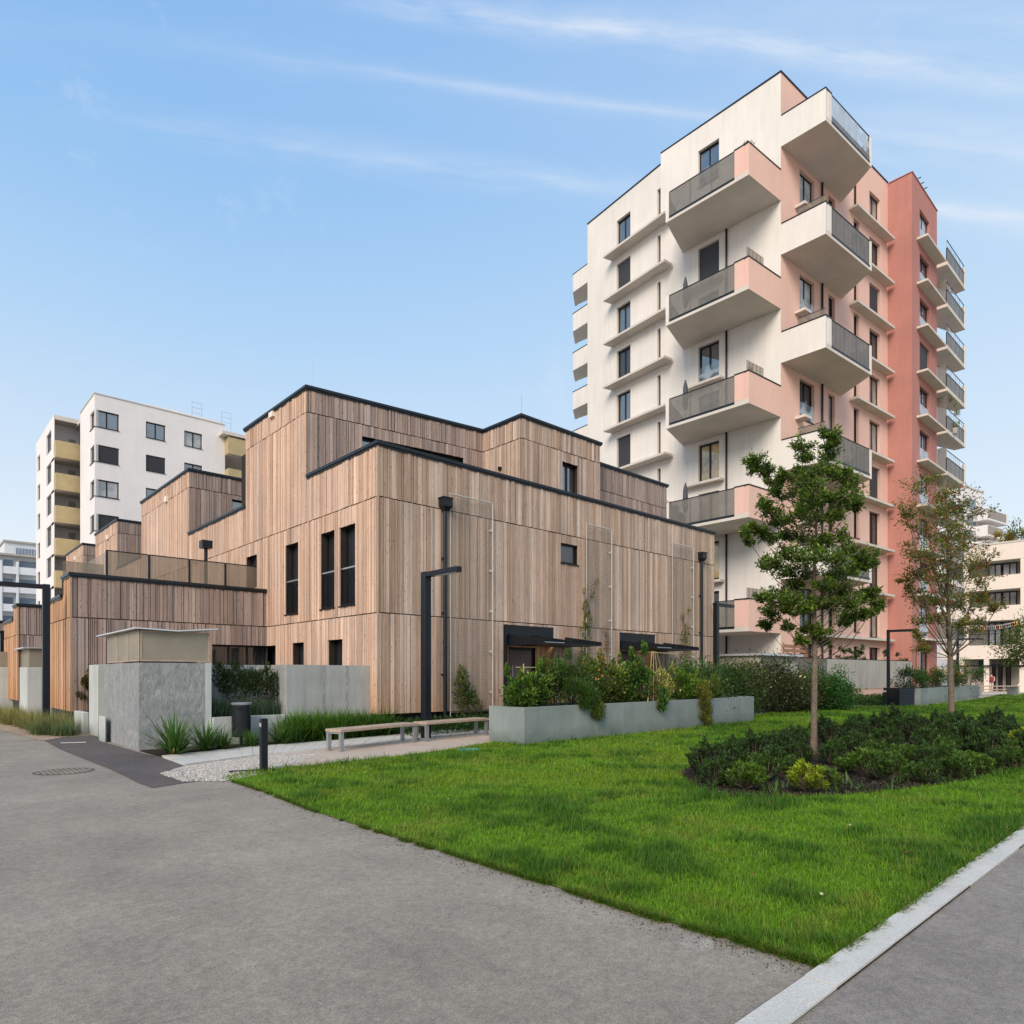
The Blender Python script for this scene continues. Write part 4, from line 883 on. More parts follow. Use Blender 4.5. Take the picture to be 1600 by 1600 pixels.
for i, (lo, hi) in enumerate(bands[1:]):
    top = bands[i][0]
    for (a, c) in ((1541, 1562), (1563, 1586), (1608, 1630)):
        window(RB, RBf.shift(0,-1.1), RBf.shift(0,-1.1).u(a, 0), RBf.shift(0,-1.1).u(c, 0), lo+.3, top-.08, -.9, 1, 'glass_clear', .08, False)
    for px in (1509, 1599): b = MB(); b.fbox(RBf, RBf.u(px)-.22, RBf.u(px)+.22, -.24, -.02, hi+.001, top-.001); b.build('pillar', 'render_cream', RB)
for (lo, hi), (l2, h2) in (((bands[2][0]), ) * 0 or [((bands[2]), (bands[3]))]):
    b = MB(); u = RBf.u(1512)
    while u < RBf.u(1575): b.fbox(RBf, u, u+.03, -.12, -.09, h2+.002, h2+(1.05 if h2 == bands[3][1] else .35)); u += .16
    b.fbox(RBf, RBf.u(1511), RBf.u(1576), -.13, -.08, h2+(1.051 if h2 == bands[3][1] else .351), h2+(1.1 if h2 == bands[3][1] else .39)); b.build('railing', 'metal_dark', RB)
for px in (1502, 1541, 1597): b = MB(); b.fbox(RBf, RBf.u(px)-.2, RBf.u(px)+.2, -.3, -.02, 0, zc-.001); b.build('column', 'render_cream', RB)
b = MB(); b.fbox(RBf, RBf.u(1500), RBf.u(1541), -2.17, -2.0, 0, zc-.05); b.build('front_wall', 'render_cream', RB)
b = MB(); b.fbox(RBf, RBf.u(1521), RBf.u(1538), -1.99, -1.95, 1.6, zc-.1); b.build('green_panel', 'green_panel', RB)
window(RB, RBf, RBf.u(1529), RBf.u(1540), .1, 1.5, -1.98, 0, 'glass_warm', .08, False)
for (a, c) in ((1549, 1556), (1560, 1567), (1572, 1580)): window(RB, RBf, RBf.u(a,-2.2), RBf.u(c,-2.2), .05, 2.6, -2.17, 0, 'glass_dark', .1, False, name='door')
b = MB(); b.fbox(RBf, RBf.u(1500), RBf.u(1600), -2.0, .3, zR(1041), zR(1039)); b.build('fascia', 'metal_dark', RB)
b = MB(); u0, u1 = RBf.u(1582), RBf.u(1604); b.add([RBf.P(u0,.0,.0), RBf.P(u0+.2,.0,.0), RBf.P(u1,0,1.4), RBf.P(u1,0,1.7)], [(0,1,2,3)]); b.build('stair', 'render_cream', RB)
# second cream building further right
QC = at(1548, 98); Q = thing('apartment_block', 'far pale building with stacked box balconies above the cream loggia block', 'building', (QC[0], QC[1], 0))
QR = Fr(at(1500,92), hdg(56)); zq = lambda py: QR.z(0, py)
b = MB(); b.fbox(QR, -3, QR.u(1536), -10, 0, 0, QR.z(0, 758)); b.build('wall', 'render_grey', Q)
b = MB(); b.fbox(QR, -3.1, QR.u(1536)+.1, -10.1, .1, QR.z(0,758)+.001, QR.z(0,758)+.25); b.build('coping', 'slab_edge', Q)
for i, (py, px) in enumerate(((813, 1553), (838, 1548), (862, 1545))):
    u = QR.u(1520); z = QR.z(u, py); b = MB(); b.fbox(QR, u, QR.u(px), .002, 1.8, z-.2, z+1.3); b.build('balcony', 'render_grey', Q)
    b = MB(); b.fbox(QR, QR.u(1510), QR.u(1524), .004, .06, z+1.5, z+2.9); b.build('window', 'far_glass', Q)
    b = MB(); b.fbox(QR, u+.1, QR.u(px)-.9, 1.79, 1.86, z+.1, z+1.2); b.build('railing', 'mesh_brown', Q)
# ------------------------------------------------------------------ concrete bin enclosure and garden walls
BC = gp(217, 1173); BR = Fr(BC, (1,0)); BL = Fr(BC, (0,-1)); bu = BR.u(330); bl = BL.u(163)
HT = 1.81
bs = thing('bin_enclosure', 'rough grey concrete enclosure topped by beige perforated screens and a folded sheet roof', 'enclosure', (BC[0], BC[1], 0))
b = MB(); fp_ = [BL.p(bl), BC, BR.p(bu)]; q = BR.p(bu-.13)
b.prism([BL.p(bl), BC, q, (q[0], BL.p(bl)[1])], 0, HT); b.build('wall', 'concrete_raw', bs)
b = MB(); b.box(q[0]+.002, q[0]+.135, BC[1]-.0, BC[1]+1.2, 0, HT+.01); b.build('end_wall', 'concrete_pale', bs)
sxn = BR.u(328)
def screen(fr, u0, u1, z0, z1, n):
    b = MB(); b.fbox(fr, u0, u1, -.012+n, n, z0, z1); r = b.build('screen', 'mesh_beige', bs)
    p = MB()
    for a, c in ((u0, u0+.03), (u1-.03, u1)): p.fbox(fr, a, c, n-.03, n+.01, z0, z1)
    p.fbox(fr, u0+.03, u1-.03, n-.03, n+.01, z0, z0+.025); p.fbox(fr, u0+.03, u1-.03, n-.03, n+.01, z1-.025, z1); p.build('frame', 'bench_wood', r)
screen(BR, .03, sxn, HT+.03, BR.z(0, 984.5), -.02)
e_ = [BL.u(168, -.02), BL.u(183, -.02), BL.u(200, -.02), -.03]
for a, c in zip(e_, e_[1:]): screen(BL, a+.006, c-.006, HT+.03, BR.z(0, 984.5)-.0, -.02)
b = MB(); x0, y0 = BL.p(e_[0]); b.box(BC[0]+.35, BC[0]+bu-.15, BC[1]+.5, BL.p(bl)[1]-.3, HT-.5, HT+.45); b.build('bin_lid', 'panel_cement', bs)
zf_ = BR.z(0, 984)+.02
b = MB(); lx0, lx1 = BC[0]-.10, BC[0]+BR.u(338); ya, yb, ym = BC[1]-.12, BL.p(BL.u(158))[1], BC[1]+1.0
P_ = [(lx0,ya,zf_), ((lx0+lx1)/2,ya,zf_-.03), (lx1,ya,zf_+.05), (lx0,yb,zf_-.02), ((lx0+lx1)/2,yb,zf_-.05), (lx1,yb,zf_+.05)]
P2 = [(x,y,z+.025) for x,y,z in P_]
b.add(P_+P2, [(3,4,1,0),(4,5,2,1),(6,7,10,9),(7,8,11,10),(0,1,7,6),(1,2,8,7),(2,5,11,8),(5,4,10,11),(4,3,9,10),(3,0,6,9)]); b.build('roof', 'roof_sheet', bs)
# garden wall that runs on to the house corner
GWf = Fr(BC, (1,0)); ga, gb = GWf.u(448), X0-BC[0]-.02
gw_ = thing('garden_wall', 'smooth pale concrete wall ending at the corner of the timber house', 'wall', GWf.P(ga,0,0))
b = MB(); b.ribbon([(GWf.p(ga)[0], GWf.p(ga)[1]+1.15), GWf.p(ga), GWf.p(gb)], 0, .2, 0, 1.80); b.build('wall', 'concrete', gw_)
b = MB()
for t in (.42, .70):
    u = ga+(gb-ga)*t; b.fbox(GWf, u-.035, u+.035, .0, .004, .1, 1.79)
b.build('joint', 'concrete_raw', gw_)
g2 = thing('garden_wall', 'shaded concrete wall behind the climbing plant pergola', 'wall', GWf.P(bu,-1.2,0))
b = MB(); b.fbox(GWf, bu+.02, ga-.02, -1.35, -1.15, 0, 1.80); b.build('wall', 'concrete_pale', g2)
g3 = thing('low_wall', 'low concrete planter kerb under the pergola plants', 'wall', GWf.P(bu,0,0))
b = MB(); b.fbox(GWf, bu+.02, GWf.u(462), -.12, .12, 0, .62); b.build('wall', 'concrete_pale', g3)
pg = thing('pergola_frame', 'thin white steel frame carrying dark climbing plants', 'frame', GWf.P(bu,-.5,0)); b = MB()
pf = GWf.shift(0,-.5); pa, pb = pf.u(337), pf.u(431)
b.tube([pf.P(pa,0,.6), pf.P(pa,0,1.70), pf.P(pb,0,1.70), pf.P(pb,0,.6)], .016, 6); b.build('frame', 'cable', pg)
b = MB(); b.fbox(pf, pa+.02, pb-.02, -.004, .004, .6, 1.69); b.build('net', 'mesh_cable', pg)
# pillars left of the enclosure
def bev(o, w=.012):
    m = o.modifiers.new('b', 'BEVEL'); m.width = w; m.segments = 1; m.limit_method = 'ANGLE'
def block(pl, pc, pr, topy, basey, label):
    a = gp(pc, basey); fr = Fr(a, (1,0)); fl = Fr(a, (0,-1)); w_ = fr.u(pr); l_ = -fl.u(pl); o = MB(); o.box(a[0], a[0]+w_, a[1], a[1]+l_, 0, fr.z(0, topy))
    ob_ = o.build('concrete_pillar', 'concrete_pale'); recenter(ob_, (a[0], a[1], 0)); tag(ob_, label, 'pillar'); bev(ob_)
block(139, 152.5, 167, 1038.5, 1151.5, 'tall concrete pier just left of the bin enclosure')
block(154.5, 163, 166, 1120, 1160.5, 'low concrete stub touching the left face of the bin enclosure')
block(115.5, 129, 139, 1113, 1147, 'low square concrete block between the grasses and the tall pier')
# enclosure of the next house, seen behind the left lamp post
a = gp(43, 1120); f = Fr((a[0],a[1]), (1,0))
n2_ = thing('bin_enclosure', 'smaller distant concrete enclosure with beige screen behind the left lamp post', 'enclosure', (a[0],a[1],0))
b = MB(); b.fbox(f, 0, 1.35, -2.2, 0, 0, f.z(0,1042)); b.build('wall', 'concrete_pale', n2_); b = MB(); b.fbox(f, .05, 1.3, -2.1, -.03, f.z(0,1042)+.01, f.z(0,1013)); b.build('screen', 'mesh_beige', n2_)
b = MB(); b.fbox(f, -.15, 1.5, -2.3, .1, f.z(0,1013)+.002, f.z(0,1013)+.04); b.build('roof', 'roof_sheet', n2_)
a = gp(-14, 1112); f = Fr((a[0],a[1]), (1,0)); n3_ = thing('bin_enclosure', 'concrete enclosure cut by the left edge of the photo', 'enclosure', (a[0],a[1],0))
b = MB(); b.fbox(f, -.5, .9, -2, 0, 0, f.z(0,1042)); b.build('wall', 'concrete_pale', n3_); b = MB(); b.fbox(f, -.45, .85, -1.9, -.03, f.z(0,1042)+.01, f.z(0,1018)); b.build('screen', 'mesh_beige', n3_)
# ------------------------------------------------------------------ street furniture
def lamp(base, h, arm_dir, arm, label, w=.16):
    t = thing('street_lamp', label, 'lamp post', (base[0],base[1],0), group='black angular lamp posts')
    b = MB(); b.box(base[0]-w/2, base[0]+w/2, base[1]-w/2, base[1]+w/2, 0, h); bev(b.build('post', 'metal_dark', t), .006)
    f = Fr((base[0],base[1]), arm_dir); b = MB(); b.fbox(f, w/2 if True else 0, arm, -w*.45, w*.45, h-.13, h-.012); a_ = b.build('arm', 'metal_dark', t); bev(a_, .006)
    b = MB(); b.fbox(f, arm*.35, arm-.05, -w*.3, w*.3, h-.145, h-.132); b.build('lamp_panel', 'cable', a_)
    b = MB(); b.box(base[0]-w, base[0]+w, base[1]-w, base[1]+w, 0, .03); b.build('base_plate', 'metal_dark', t)
lamp(at(665.5,16.3), 4.05, (0,-1), 1.3, 'tall black lamp post behind the benches, left of the downpipe on the timber front', .185)
lamp(at(72,18.5), 4.05, (-1,0), 1.9, 'black lamp post among the pale grasses at the left', .17)
lamp(at(6,31), 3.6, (-1,0), 1.2, 'black lamp post cut by the left edge of the photo', .28)
lamp(at(1388,34), 3.85, (0,-1), 1.35, 'slim black lamp post beside the louvred cabinet in front of the grey fence', .13)
lamp(at(1496.5,48), 4.2, (1,-1.2), 1.7, 'farthest black lamp post behind the rowan tree', .15)
def bollard(base, h, w, label):
    t = thing('bollard', label, 'bollard', (base[0],base[1],0), group='square black bollards'); f = Fr(base, hdg(52))
    b = MB(); b.fbox(f, -w/2, w/2, -w/2, w/2, 0, h); bev(b.build('post', 'metal_dark', t), .008)
    b = MB(); b.fbox(f, -w/2-.001, -w/2+.02, -w*.35, w*.35, h-.13, h-.07); b.build('reflector', 'cable', t)
bollard(gp(412,1207), .86, .105, 'black square bollard at the tip of the lawn'); bollard(gp(1384,1104), .86, .16, 'distant black bollard at the foot of the slim lamp post')
b = MB(); p = gp(395,1206); f = Fr(p, hdg(70)); b.fbox(f, -.35, .35, -.05, .05, .012, .03); o = b.build('drain_channel', 'metal_dark'); recenter(o, (p[0],p[1],0)); tag(o, 'dark metal strip drain set in gravel beside the bollard', 'drain')
# litter bin
p = gp(377, 1165); lb = thing('litter_bin', 'dark cylindrical litter bin on a short post between yuccas', 'litter bin', (p[0],p[1],0))
b = MB(); b.tube([(p[0],p[1],0),(p[0],p[1],.25)], .035, 10); b.build('post', 'metal_dark', lb)
b = MB(); b.tube([(p[0],p[1],.2),(p[0],p[1],.215),(p[0],p[1],.9)], [.18,.20,.20], 24, True); o = b.build('body', 'metal_dark', lb, True); m_ = o.modifiers.new('e','EDGE_SPLIT'); m_.split_angle = R(40)
b = MB(); b.tube([(p[0],p[1],.9),(p[0],p[1],.935),(p[0],p[1],.95)], [.205,.215,.20], 24); o = b.build('rim', 'steel', lb, True); m_ = o.modifiers.new('e','EDGE_SPLIT'); m_.split_angle = R(40)
b = MB(); f = Fr(p, hdg(60)); b.fbox(f, -.12, -.02, .199, .204, .80, .86); b.build('lock_plate', 'frame_dark', lb)
# benches
def bench(p0, p1, label):
    d = (p1[0]-p0[0], p1[1]-p0[1]); L = math.hypot(*d); f = Fr(p0, d); t = thing('park_bench', label, 'bench', (p0[0],p0[1],0), group='backless timber benches')
    b = MB(); n = 4; wd = .46
    for i in range(n): a = i*wd/n; b.fbox(f, -.06, L+.06, -a-wd/n+.008, -a, .395, .455)
    bev(b.build('seat', 'bench_wood', t), .006)
    for u in (0, L):
        b = MB(); b.fbox(f, u-.045, u+.045, -.075, -.02, .0, .36); b.fbox(f, u-.045, u+.045, -wd+.02, -wd+.075, .0, .36); b.fbox(f, u-.045, u+.045, -wd+.02, -.02, .361, .394); b.build('leg_frame', 'steel', t)
        b = MB(); b.fbox(f, u-.055, u+.055, -.10, .0, .012, .03); b.fbox(f, u-.055, u+.055, -wd, -wd+.1, .012, .03); b.build('foot', 'steel', t)
bench(gp(536,1175), gp(650,1160.5), 'nearer backless wooden bench with pale steel legs on the gravel')
bench(gp(669,1159), gp(762,1149.5), 'farther backless wooden bench nearer the garden planter')
# garden planters
def planter(p0, p1, wd, h, label, m='planter_mat'):
    d = (p1[0]-p0[0], p1[1]-p0[1]); L = math.hypot(*d); f = Fr(p0, d); t = thing('garden_planter', label, 'planter', (p0[0],p0[1],0), group='long raised garden planters')
    b = MB(); b.ribbon([f.p(0), f.p(L), f.p(L,-wd), f.p(0,-wd)], 0, .05, 0, h, True); bev(b.build('body', m, t), .006)
    b = MB(); b.fbox(f, .051, L-.051, -wd+.051, -.051, .05, h-.08); b.build('soil', 'soil', t)
    b = MB()
    for k in (.33, .66): b.fbox(f, L*k-.006, L*k+.006, .0005, .003, 0, h-.002)
    b.build('joint', 'concrete', t); return f, L
PF, PL = planter(gp(819,1165), gp(1178,1127.5), 1.15, .84, 'long grey green planter overflowing with vegetables in front of the entrances')
PF2, PL2 = planter(gp(1438,1102.5), gp(1529,1090.5), 1.6, .88, 'distant planter with tall yellow flowers behind the rowan trunk')
p = gp(1404.5,1104.5); cb = thing('louvred_cabinet', 'black louvred metal cabinet at the end of the distant planter', 'cabinet', (p[0],p[1],0)); f = Fr(p, hdg(78)); cu = f.u(1429)
b = MB(); b.fbox(f, 0, cu, -1.0, 0, .0, .92); b.build('body', 'metal_dark', cb)
b = MB()
for i in range(9): z = .06+i*.092; b.add([f.P(.03,.03,z), f.P(cu-.03,.03,z), f.P(cu-.03,.004,z+.07), f.P(.03,.004,z+.07)], [(0,1,2,3)])
b.build('louvre', 'coping', cb)
b = MB(); f2 = Fr(f.p(cu), (-f.N[0], -f.N[1]))
for i in range(9): z = .06+i*.092; b.add([f2.P(.05,.035,z), f2.P(.95,.035,z), f2.P(.95,.004,z+.05), f2.P(.05,.004,z+.05)], [(0,1,2,3)])
b.build('louvre', 'steel', cb)
# covers
def disc_cover(p, r, name, label, m):
    b = MB(); n = 28; b.tube([(p[0],p[1],.0),(p[0],p[1],.010)], r, n); o_ = thing(name, label, 'cover', (p[0],p[1],0)); b.build('rim', m, o_)
    g = MB()
    for i in range(-5, 6):
        for j in range(-5, 6):
            x, y = i*r/6, j*r/6
            if x*x+y*y < (.86*r)**2: g.box(p[0]+x-r*.05, p[0]+x+r*.05, p[1]+y-r*.05, p[1]+y+r*.05, .0101, .016)
    g.build('grid', 'asphalt', o_)
disc_cover(gp(100,1206), .42, 'manhole_cover', 'round patterned manhole cover in the asphalt at the left', 'asphalt_dark')
p = gp(1089,1475); b = MB(); b.tube([(p[0],p[1],.0),(p[0],p[1],.006)], .10, 24); o = b.build('asphalt_plug', 'asphalt_pale'); recenter(o, (p[0],p[1],0)); tag(o, 'small round pale patch in the asphalt near the lawn edge', 'patch')
p = gp(115,1161); b = MB(); f = Fr(p, hdg(70)); b.fbox(f, -.25, .25, -.06, .06, .010, .016); o = b.build('slot_cover', 'kerbstone'); recenter(o, (p[0],p[1],0)); tag(o, 'small pale rectangular cover in the dark asphalt', 'cover')
p = gp(731,1174); b = MB(); f = Fr(p, hdg(60)); b.fbox(f, -.19, .19, -.12, .12, .0, .055); o = b.build('valve_box', 'plastic_teal'); recenter(o, (p[0],p[1],0)); tag(o, 'flat teal plastic valve cover in the lawn', 'cover')
# picnic set far right
p = gp(1531,1088); 
def picnic(p, L, label, h, wd):
    f = Fr(p, hdg(72)); t = thing('picnic_table' if h > .6 else 'park_bench', label, 'table' if h > .6 else 'bench', (p[0],p[1],0)); b = MB(); b.fbox(f, 0, L, -wd, 0, h-.06, h); b.build('tabletop' if h > .6 else 'seat', 'bench_wood', t)
    for u in (.15, L-.15): b = MB(); b.fbox(f, u-.05, u+.05, -wd+.05, -.05, 0, h-.062); b.build('leg', 'steel', t)
picnic(gp(1530,1088), 4.2, 'pale table on the sunny lawn behind the far planter', .76, .9); picnic(gp(1532,1086), 4.0, 'low bench beside the pale table on the sunny lawn', .45, .4)
# bamboo tripod in the planter
bt = thing('bean_tripod', 'thin bamboo cane tripod with a cross cane among the planter plants', 'plant support', PF.P(PF.u(1030,-.5),-.5,.76))
apx = PF.P(PF.u(1022,-.5),-.5,PF.z(PF.u(1022,-.5),1018,-.5)); 
for px, py in ((1010,1085),(1030,1083),(1046,1085),(1062,1086)):
    u = PF.u(px, -.35); b = MB(); top = (apx[0]+(px-1035)*.004, apx[1], apx[2]-.0); b.tube([PF.P(u,-.3-random.random()*.5,.70), top], .010, 5); b.build('cane', 'bamboo', bt)
b = MB(); u0, u1 = PF.u(998,-.5), PF.u(1058,-.5); b.tube([PF.P(u0,-.5,apx[2]-.02), PF.P(u1,-.5,apx[2]-.04)], .010, 5); b.build('cross_cane', 'bamboo', bt)
ct = thing('plant_stand', 'small wooden frame standing in front of the left entrance door', 'plant support', PF.P(.5,-.6,.76))
for px in (818, 840):
    u = PF.u(px, -.6); b = MB(); b.tube([PF.P(u,-.6,.7), PF.P(u,-.6,PF.z(u,1037,-.6))], .012, 5); b.build('cane', 'bamboo', ct)
for py in (1043, 1060): b = MB(); b.tube([PF.P(PF.u(806,-.6),-.6,PF.z(1,py,-.6)), PF.P(PF.u(856,-.6),-.6,PF.z(1,py,-.6))], .010, 5); b.build('cross_cane', 'bamboo', ct)
# bunting
bn = thing('bunting', 'string of small colourful flags under the lower loggia of the cream building', 'bunting', RBf.P(RBf.u(1512),.15,7.0))
pts = []
for i in range(25): t = i/24; pxx = 1512+t*80; pyy = 976+5*math.sin(math.pi*t*1.0)-(6*t); u = RBf.u(pxx,.15); pts.append(RBf.P(u,.15,RBf.z(u,pyy,.15)))
b = MB(); b.tube(pts, .02, 4); b.build('string', 'cable', bn)
cc = [(.6,.1,.08),(.7,.6,.5),(.75,.4,.05),(.1,.3,.6),(.6,.3,.3),(.3,.5,.45),(.75,.65,.6)]
for i in range(1, 24):
    x, y, z = pts[i]; b = MB(); b.col = cc[i % 7]; u = RBf.u(1512+(i/24)*80, .15); b.add([RBf.P(u-.14,.16,z-.02), RBf.P(u+.14,.16,z-.02), RBf.P(u+.14,.16,z-.34), RBf.P(u-.14,.16,z-.34)], [(0,1,2,3)]); b.build('flag', 'paint', bn)
# person near the far entrance
p = gp(1548, 1078, 0); p = (RBf.p(RBf.u(1548),-.3)); 
def person(p, label):
    me = bpy.data.meshes.new('person'); bm = bmesh.new(); f = Fr(p, (0,-1)); sc = 1.0
    J = {'pelvis':(0,0,.92,.13,.10),'belly':(0,0,1.08,.125,.09),'chest':(0,.0,1.30,.15,.10),'neck':(0,.01,1.47,.055,.05),'head0':(0,.03,1.56,.075,.08),'head1':(0,.03,1.68,.08,.09),
         'hipl':(-.09,0,.88,.085,.085),'kneel':(-.10,.06,.48,.055,.055),'ankl':(-.10,-.04,.08,.038,.038),'toel':(-.10,.12,.035,.035,.025),
         'hipr':(.09,0,.88,.085,.085),'kneer':(.10,.0,.48,.055,.055),'ankr':(.10,.10,.08,.038,.038),'toer':(.10,.25,.035,.035,.025),
         'shl':(-.19,0,1.40,.055,.055),'ell':(-.24,-.03,1.13,.04,.04),'wrl':(-.20,.12,.95,.028,.028),'hal':(-.19,.17,.88,.03,.02),
         'shr':(.19,0,1.40,.055,.055),'elr':(.24,-.03,1.13,.04,.04),'wrr':(.20,.15,.98,.028,.028),'har':(.18,.20,.91,.03,.02)}
    E = [('pelvis','belly'),('belly','chest'),('chest','neck'),('neck','head0'),('head0','head1')]+[(a+s, c+s) for s in 'lr' for a, c in (('hip','knee'),('knee','ank'),('ank','toe'),('sh','el'),('el','wr'),('wr','ha'))]+[('pelvis','hipl'),('pelvis','hipr'),('chest','shl'),('chest','shr')]
    vm = {}
    for k in J: x, y, z, _, _ = J[k]; q = f.P(x, y, z); vm[k] = bm.verts.new((q[0]-p[0], q[1]-p[1], q[2]))
    for a, c in E: bm.edges.new((vm[a], vm[c]))
    bm.verts.index_update(); bm.to_mesh(me); bm.free(); me.materials.append(MATS['cloth_light'])
    t = thing('person', label, 'person', (p[0],p[1],0)); o = bpy.data.objects.new('body', me); COL.objects.link(o); o.parent = t
    o.modifiers.new('s','SKIN'); 
    for i, k in enumerate(J): me.skin_vertices[0].data[i].radius = J[k][3:]; me.skin_vertices[0].data[i].use_root = (k == 'pelvis')
    o.modifiers.new('d','SUBSURF').render_levels = 1
    b = MB(); b.tube([f.P(0,0,.86), f.P(0,0,1.05), f.P(0,0,1.32), f.P(0,0,1.43)], [.175,.165,.19,.10], 12); b.build('shirt', 'cloth_red', t, True)
    b = MB(); b.tube([f.P(0,0,1.60), f.P(0,.01,1.70), f.P(0,.02,1.76)], [.095,.105,.05], 10); b.build('hair', 'hair', t, True)
person(p, 'person in a dark red top walking past the far ground floor entrance')
# ------------------------------------------------------------------ vegetation
G_D = (.022,.062,.012); G_M = (.045,.11,.018); G_Y = (.16,.22,.02); G_B = (.03,.075,.045)
def cloud(n, c, r, L, W, col, a=.3, c2=None, p=.2, up=.25, clump=None):
    """n leaves in an uneven ellipsoid"""
    if clump:
        k = clump; cc, _ = ball(k, c, r, .2); idx = rng.integers(0, k, n); rr = min(r)*.42
        C = cc[idx]+rng.normal(size=(n,3))*rr*.5; shade = rng.normal(0, .22, k)[idx]
    else: C, _ = ball(n, c, r); shade = 0
    D = unit(C-np.array(c)+rng.normal(size=(n,3))*.6*min(r)+np.array((0,0,up)))
    cols = varcol(col, n, a, c2, p)*(1+shade if not np.isscalar(shade) else 1)[..., None] if clump else varcol(col, n, a, c2, p)
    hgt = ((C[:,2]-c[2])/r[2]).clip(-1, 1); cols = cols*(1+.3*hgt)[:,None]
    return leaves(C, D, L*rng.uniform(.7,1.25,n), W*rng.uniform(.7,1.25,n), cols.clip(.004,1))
def shrub(name, label, cat, p, parts, m='leaf', group=None, stems=True, z=0.):
    t = thing(name, label, cat, (p[0],p[1],z), group=group); npmesh('foliage', *join(parts), m, t)
    if stems:
        b = MB(); r0 = max(q[0][:,0].max() for q in parts)-p[0]
        top = max(q[0][:,2].max() for q in parts)
        for i in range(6): a = random.random()*6.28; b.tube([(p[0]+.04*math.cos(a),p[1]+.04*math.sin(a),z), (p[0]+.25*r0*math.cos(a),p[1]+.25*r0*math.sin(a),z+(top-z)*.45), (p[0]+.5*r0*math.cos(a),p[1]+.5*r0*math.sin(a),z+(top-z)*.75)], [.012,.009,.004], 5)
        b.build('stems', 'twig', t)
    return t
# lawn -------------------------------------------------------------------
def inpoly(P, poly):
    x, y = P[:,0], P[:,1]; c = np.zeros(len(P), bool); n = len(poly)
    for i in range(n):
        x1, y1 = poly[i]; x2, y2 = poly[i-1]
        k = ((y1 > y) != (y2 > y)); xi = (x2-x1)*(y-y1)/(y2-y1+1e-12)+x1; c ^= k & (x < xi)
    return c
def vnoise(P, s, seed):
    g = np.random.default_rng(seed).random((128,128)); q = P/s; i = np.floor(q).astype(int); f = q-i; f = f*f*(3-2*f)
    a = g[i[:,0] % 128, i[:,1] % 128]; b = g[(i[:,0]+1) % 128, i[:,1] % 128]; c = g[i[:,0] % 128, (i[:,1]+1) % 128]; d = g[(i[:,0]+1) % 128, (i[:,1]+1) % 128]
    return (a*(1-f[:,0])+b*f[:,0])*(1-f[:,1])+(c*(1-f[:,0])+d*f[:,0])*f[:,1]
def lawn_points(n, z0, z1, k0=-.9, k1=.95, pw=1.):
    Z = np.exp(rng.uniform(math.log(z0), math.log(z1), n)); k = rng.uniform(k0, k1, n); l = k*Z
    return np.stack([Z*FW[0]+l*RT[0], Z*FW[1]+l*RT[1]], 1), Z
P, Zd = lawn_points(760000, 3.2, 60.); ok = inpoly(P, LAWN) & ~inpoly(P, BED); P = P[ok]; Zd = Zd[ok]; n = len(P)
# ragged overhang along the edges comes from blades that lean out
big = vnoise(P, 1.3, 1)*.40+vnoise(P, .42, 2)*.35+vnoise(P, .15, 5)*.25; pat = vnoise(P, 2.7, 3)*.6+vnoise(P, .7, 8)*.4; tuft = (big > .60)
hgt = .016+.026*rng.random(n)+.075*(big-.45).clip(0, .4)+.022*tuft*rng.random(n)
hgt *= (1+(Zd/30).clip(0,.6)); wd = .0034*np.maximum(1, Zd/4.2)**.95
cA = np.array((.17,.345,.02)); cB = np.array((.068,.18,.022)); cY = np.array((.24,.33,.02)); cBr = np.array((.24,.20,.07))
t = ((big-.42)/.25).clip(0,1)[:,None]; col = cA*(1-t)+cB*t
y_ = ((pat-.5)/.3).clip(0,.6)[:,None]*(1-t); col = col*(1-y_)+cY*y_*.95
dry = ((vnoise(P, .9, 12)*.6+vnoise(P, .25, 13)*.4-.58)/.14).clip(0,1)*(1-t[:,0]); col = col*(1-.45*dry[:,None])+np.array((.30,.33,.08))*.45*dry[:,None]; q = (rng.random(n) < .03+.12*dry)[:,None]; col = np.where(q, cBr, col); col = col*rng.uniform(.65,1.35,(n,1))
far_e_ = ((Zd-25)/20).clip(0,1)[:,None]; col = col*(1-far_e_*.1)
base_ = np.stack([P[:,0], P[:,1], np.full(n, .012)], 1)
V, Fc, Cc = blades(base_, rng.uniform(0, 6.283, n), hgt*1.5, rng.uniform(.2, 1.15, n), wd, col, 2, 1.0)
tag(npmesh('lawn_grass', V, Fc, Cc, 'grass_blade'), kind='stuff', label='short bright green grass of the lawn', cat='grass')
# ragged lawn edges
def edge_pts(poly, closed, n, inn):
    seg = list(zip(poly, poly[1:])); L = np.array([math.hypot(b_[0]-a[0], b_[1]-a[1]) for a, b_ in seg]); wt = np.array([l/max(3., math.hypot((a[0]+b_[0])/2, (a[1]+b_[1])/2))**1.6 for l, (a, b_) in zip(L, seg)]); wt /= wt.sum()
    i = rng.choice(len(seg), n, p=wt); t = rng.random(n); A = np.array([s[0] for s in seg])[i]; B = np.array([s[1] for s in seg])[i]; P = A+(B-A)*t[:,None]; d = unit(B-A); nr = np.stack([-d[:,1], d[:,0]], 1)
    return P+nr*rng.normal(0, inn, n)[:,None]
ep = lawn_near+[(lc[0]+k*2., KY+.01) for k in range(1, 22)]
P = edge_pts(ep, False, 30000, .016); keep_ = vnoise(P, .12, 31)*.6+vnoise(P, .5, 32)*.4 > .42; P = P[keep_]; n = len(P); dd = np.hypot(P[:,0], P[:,1])
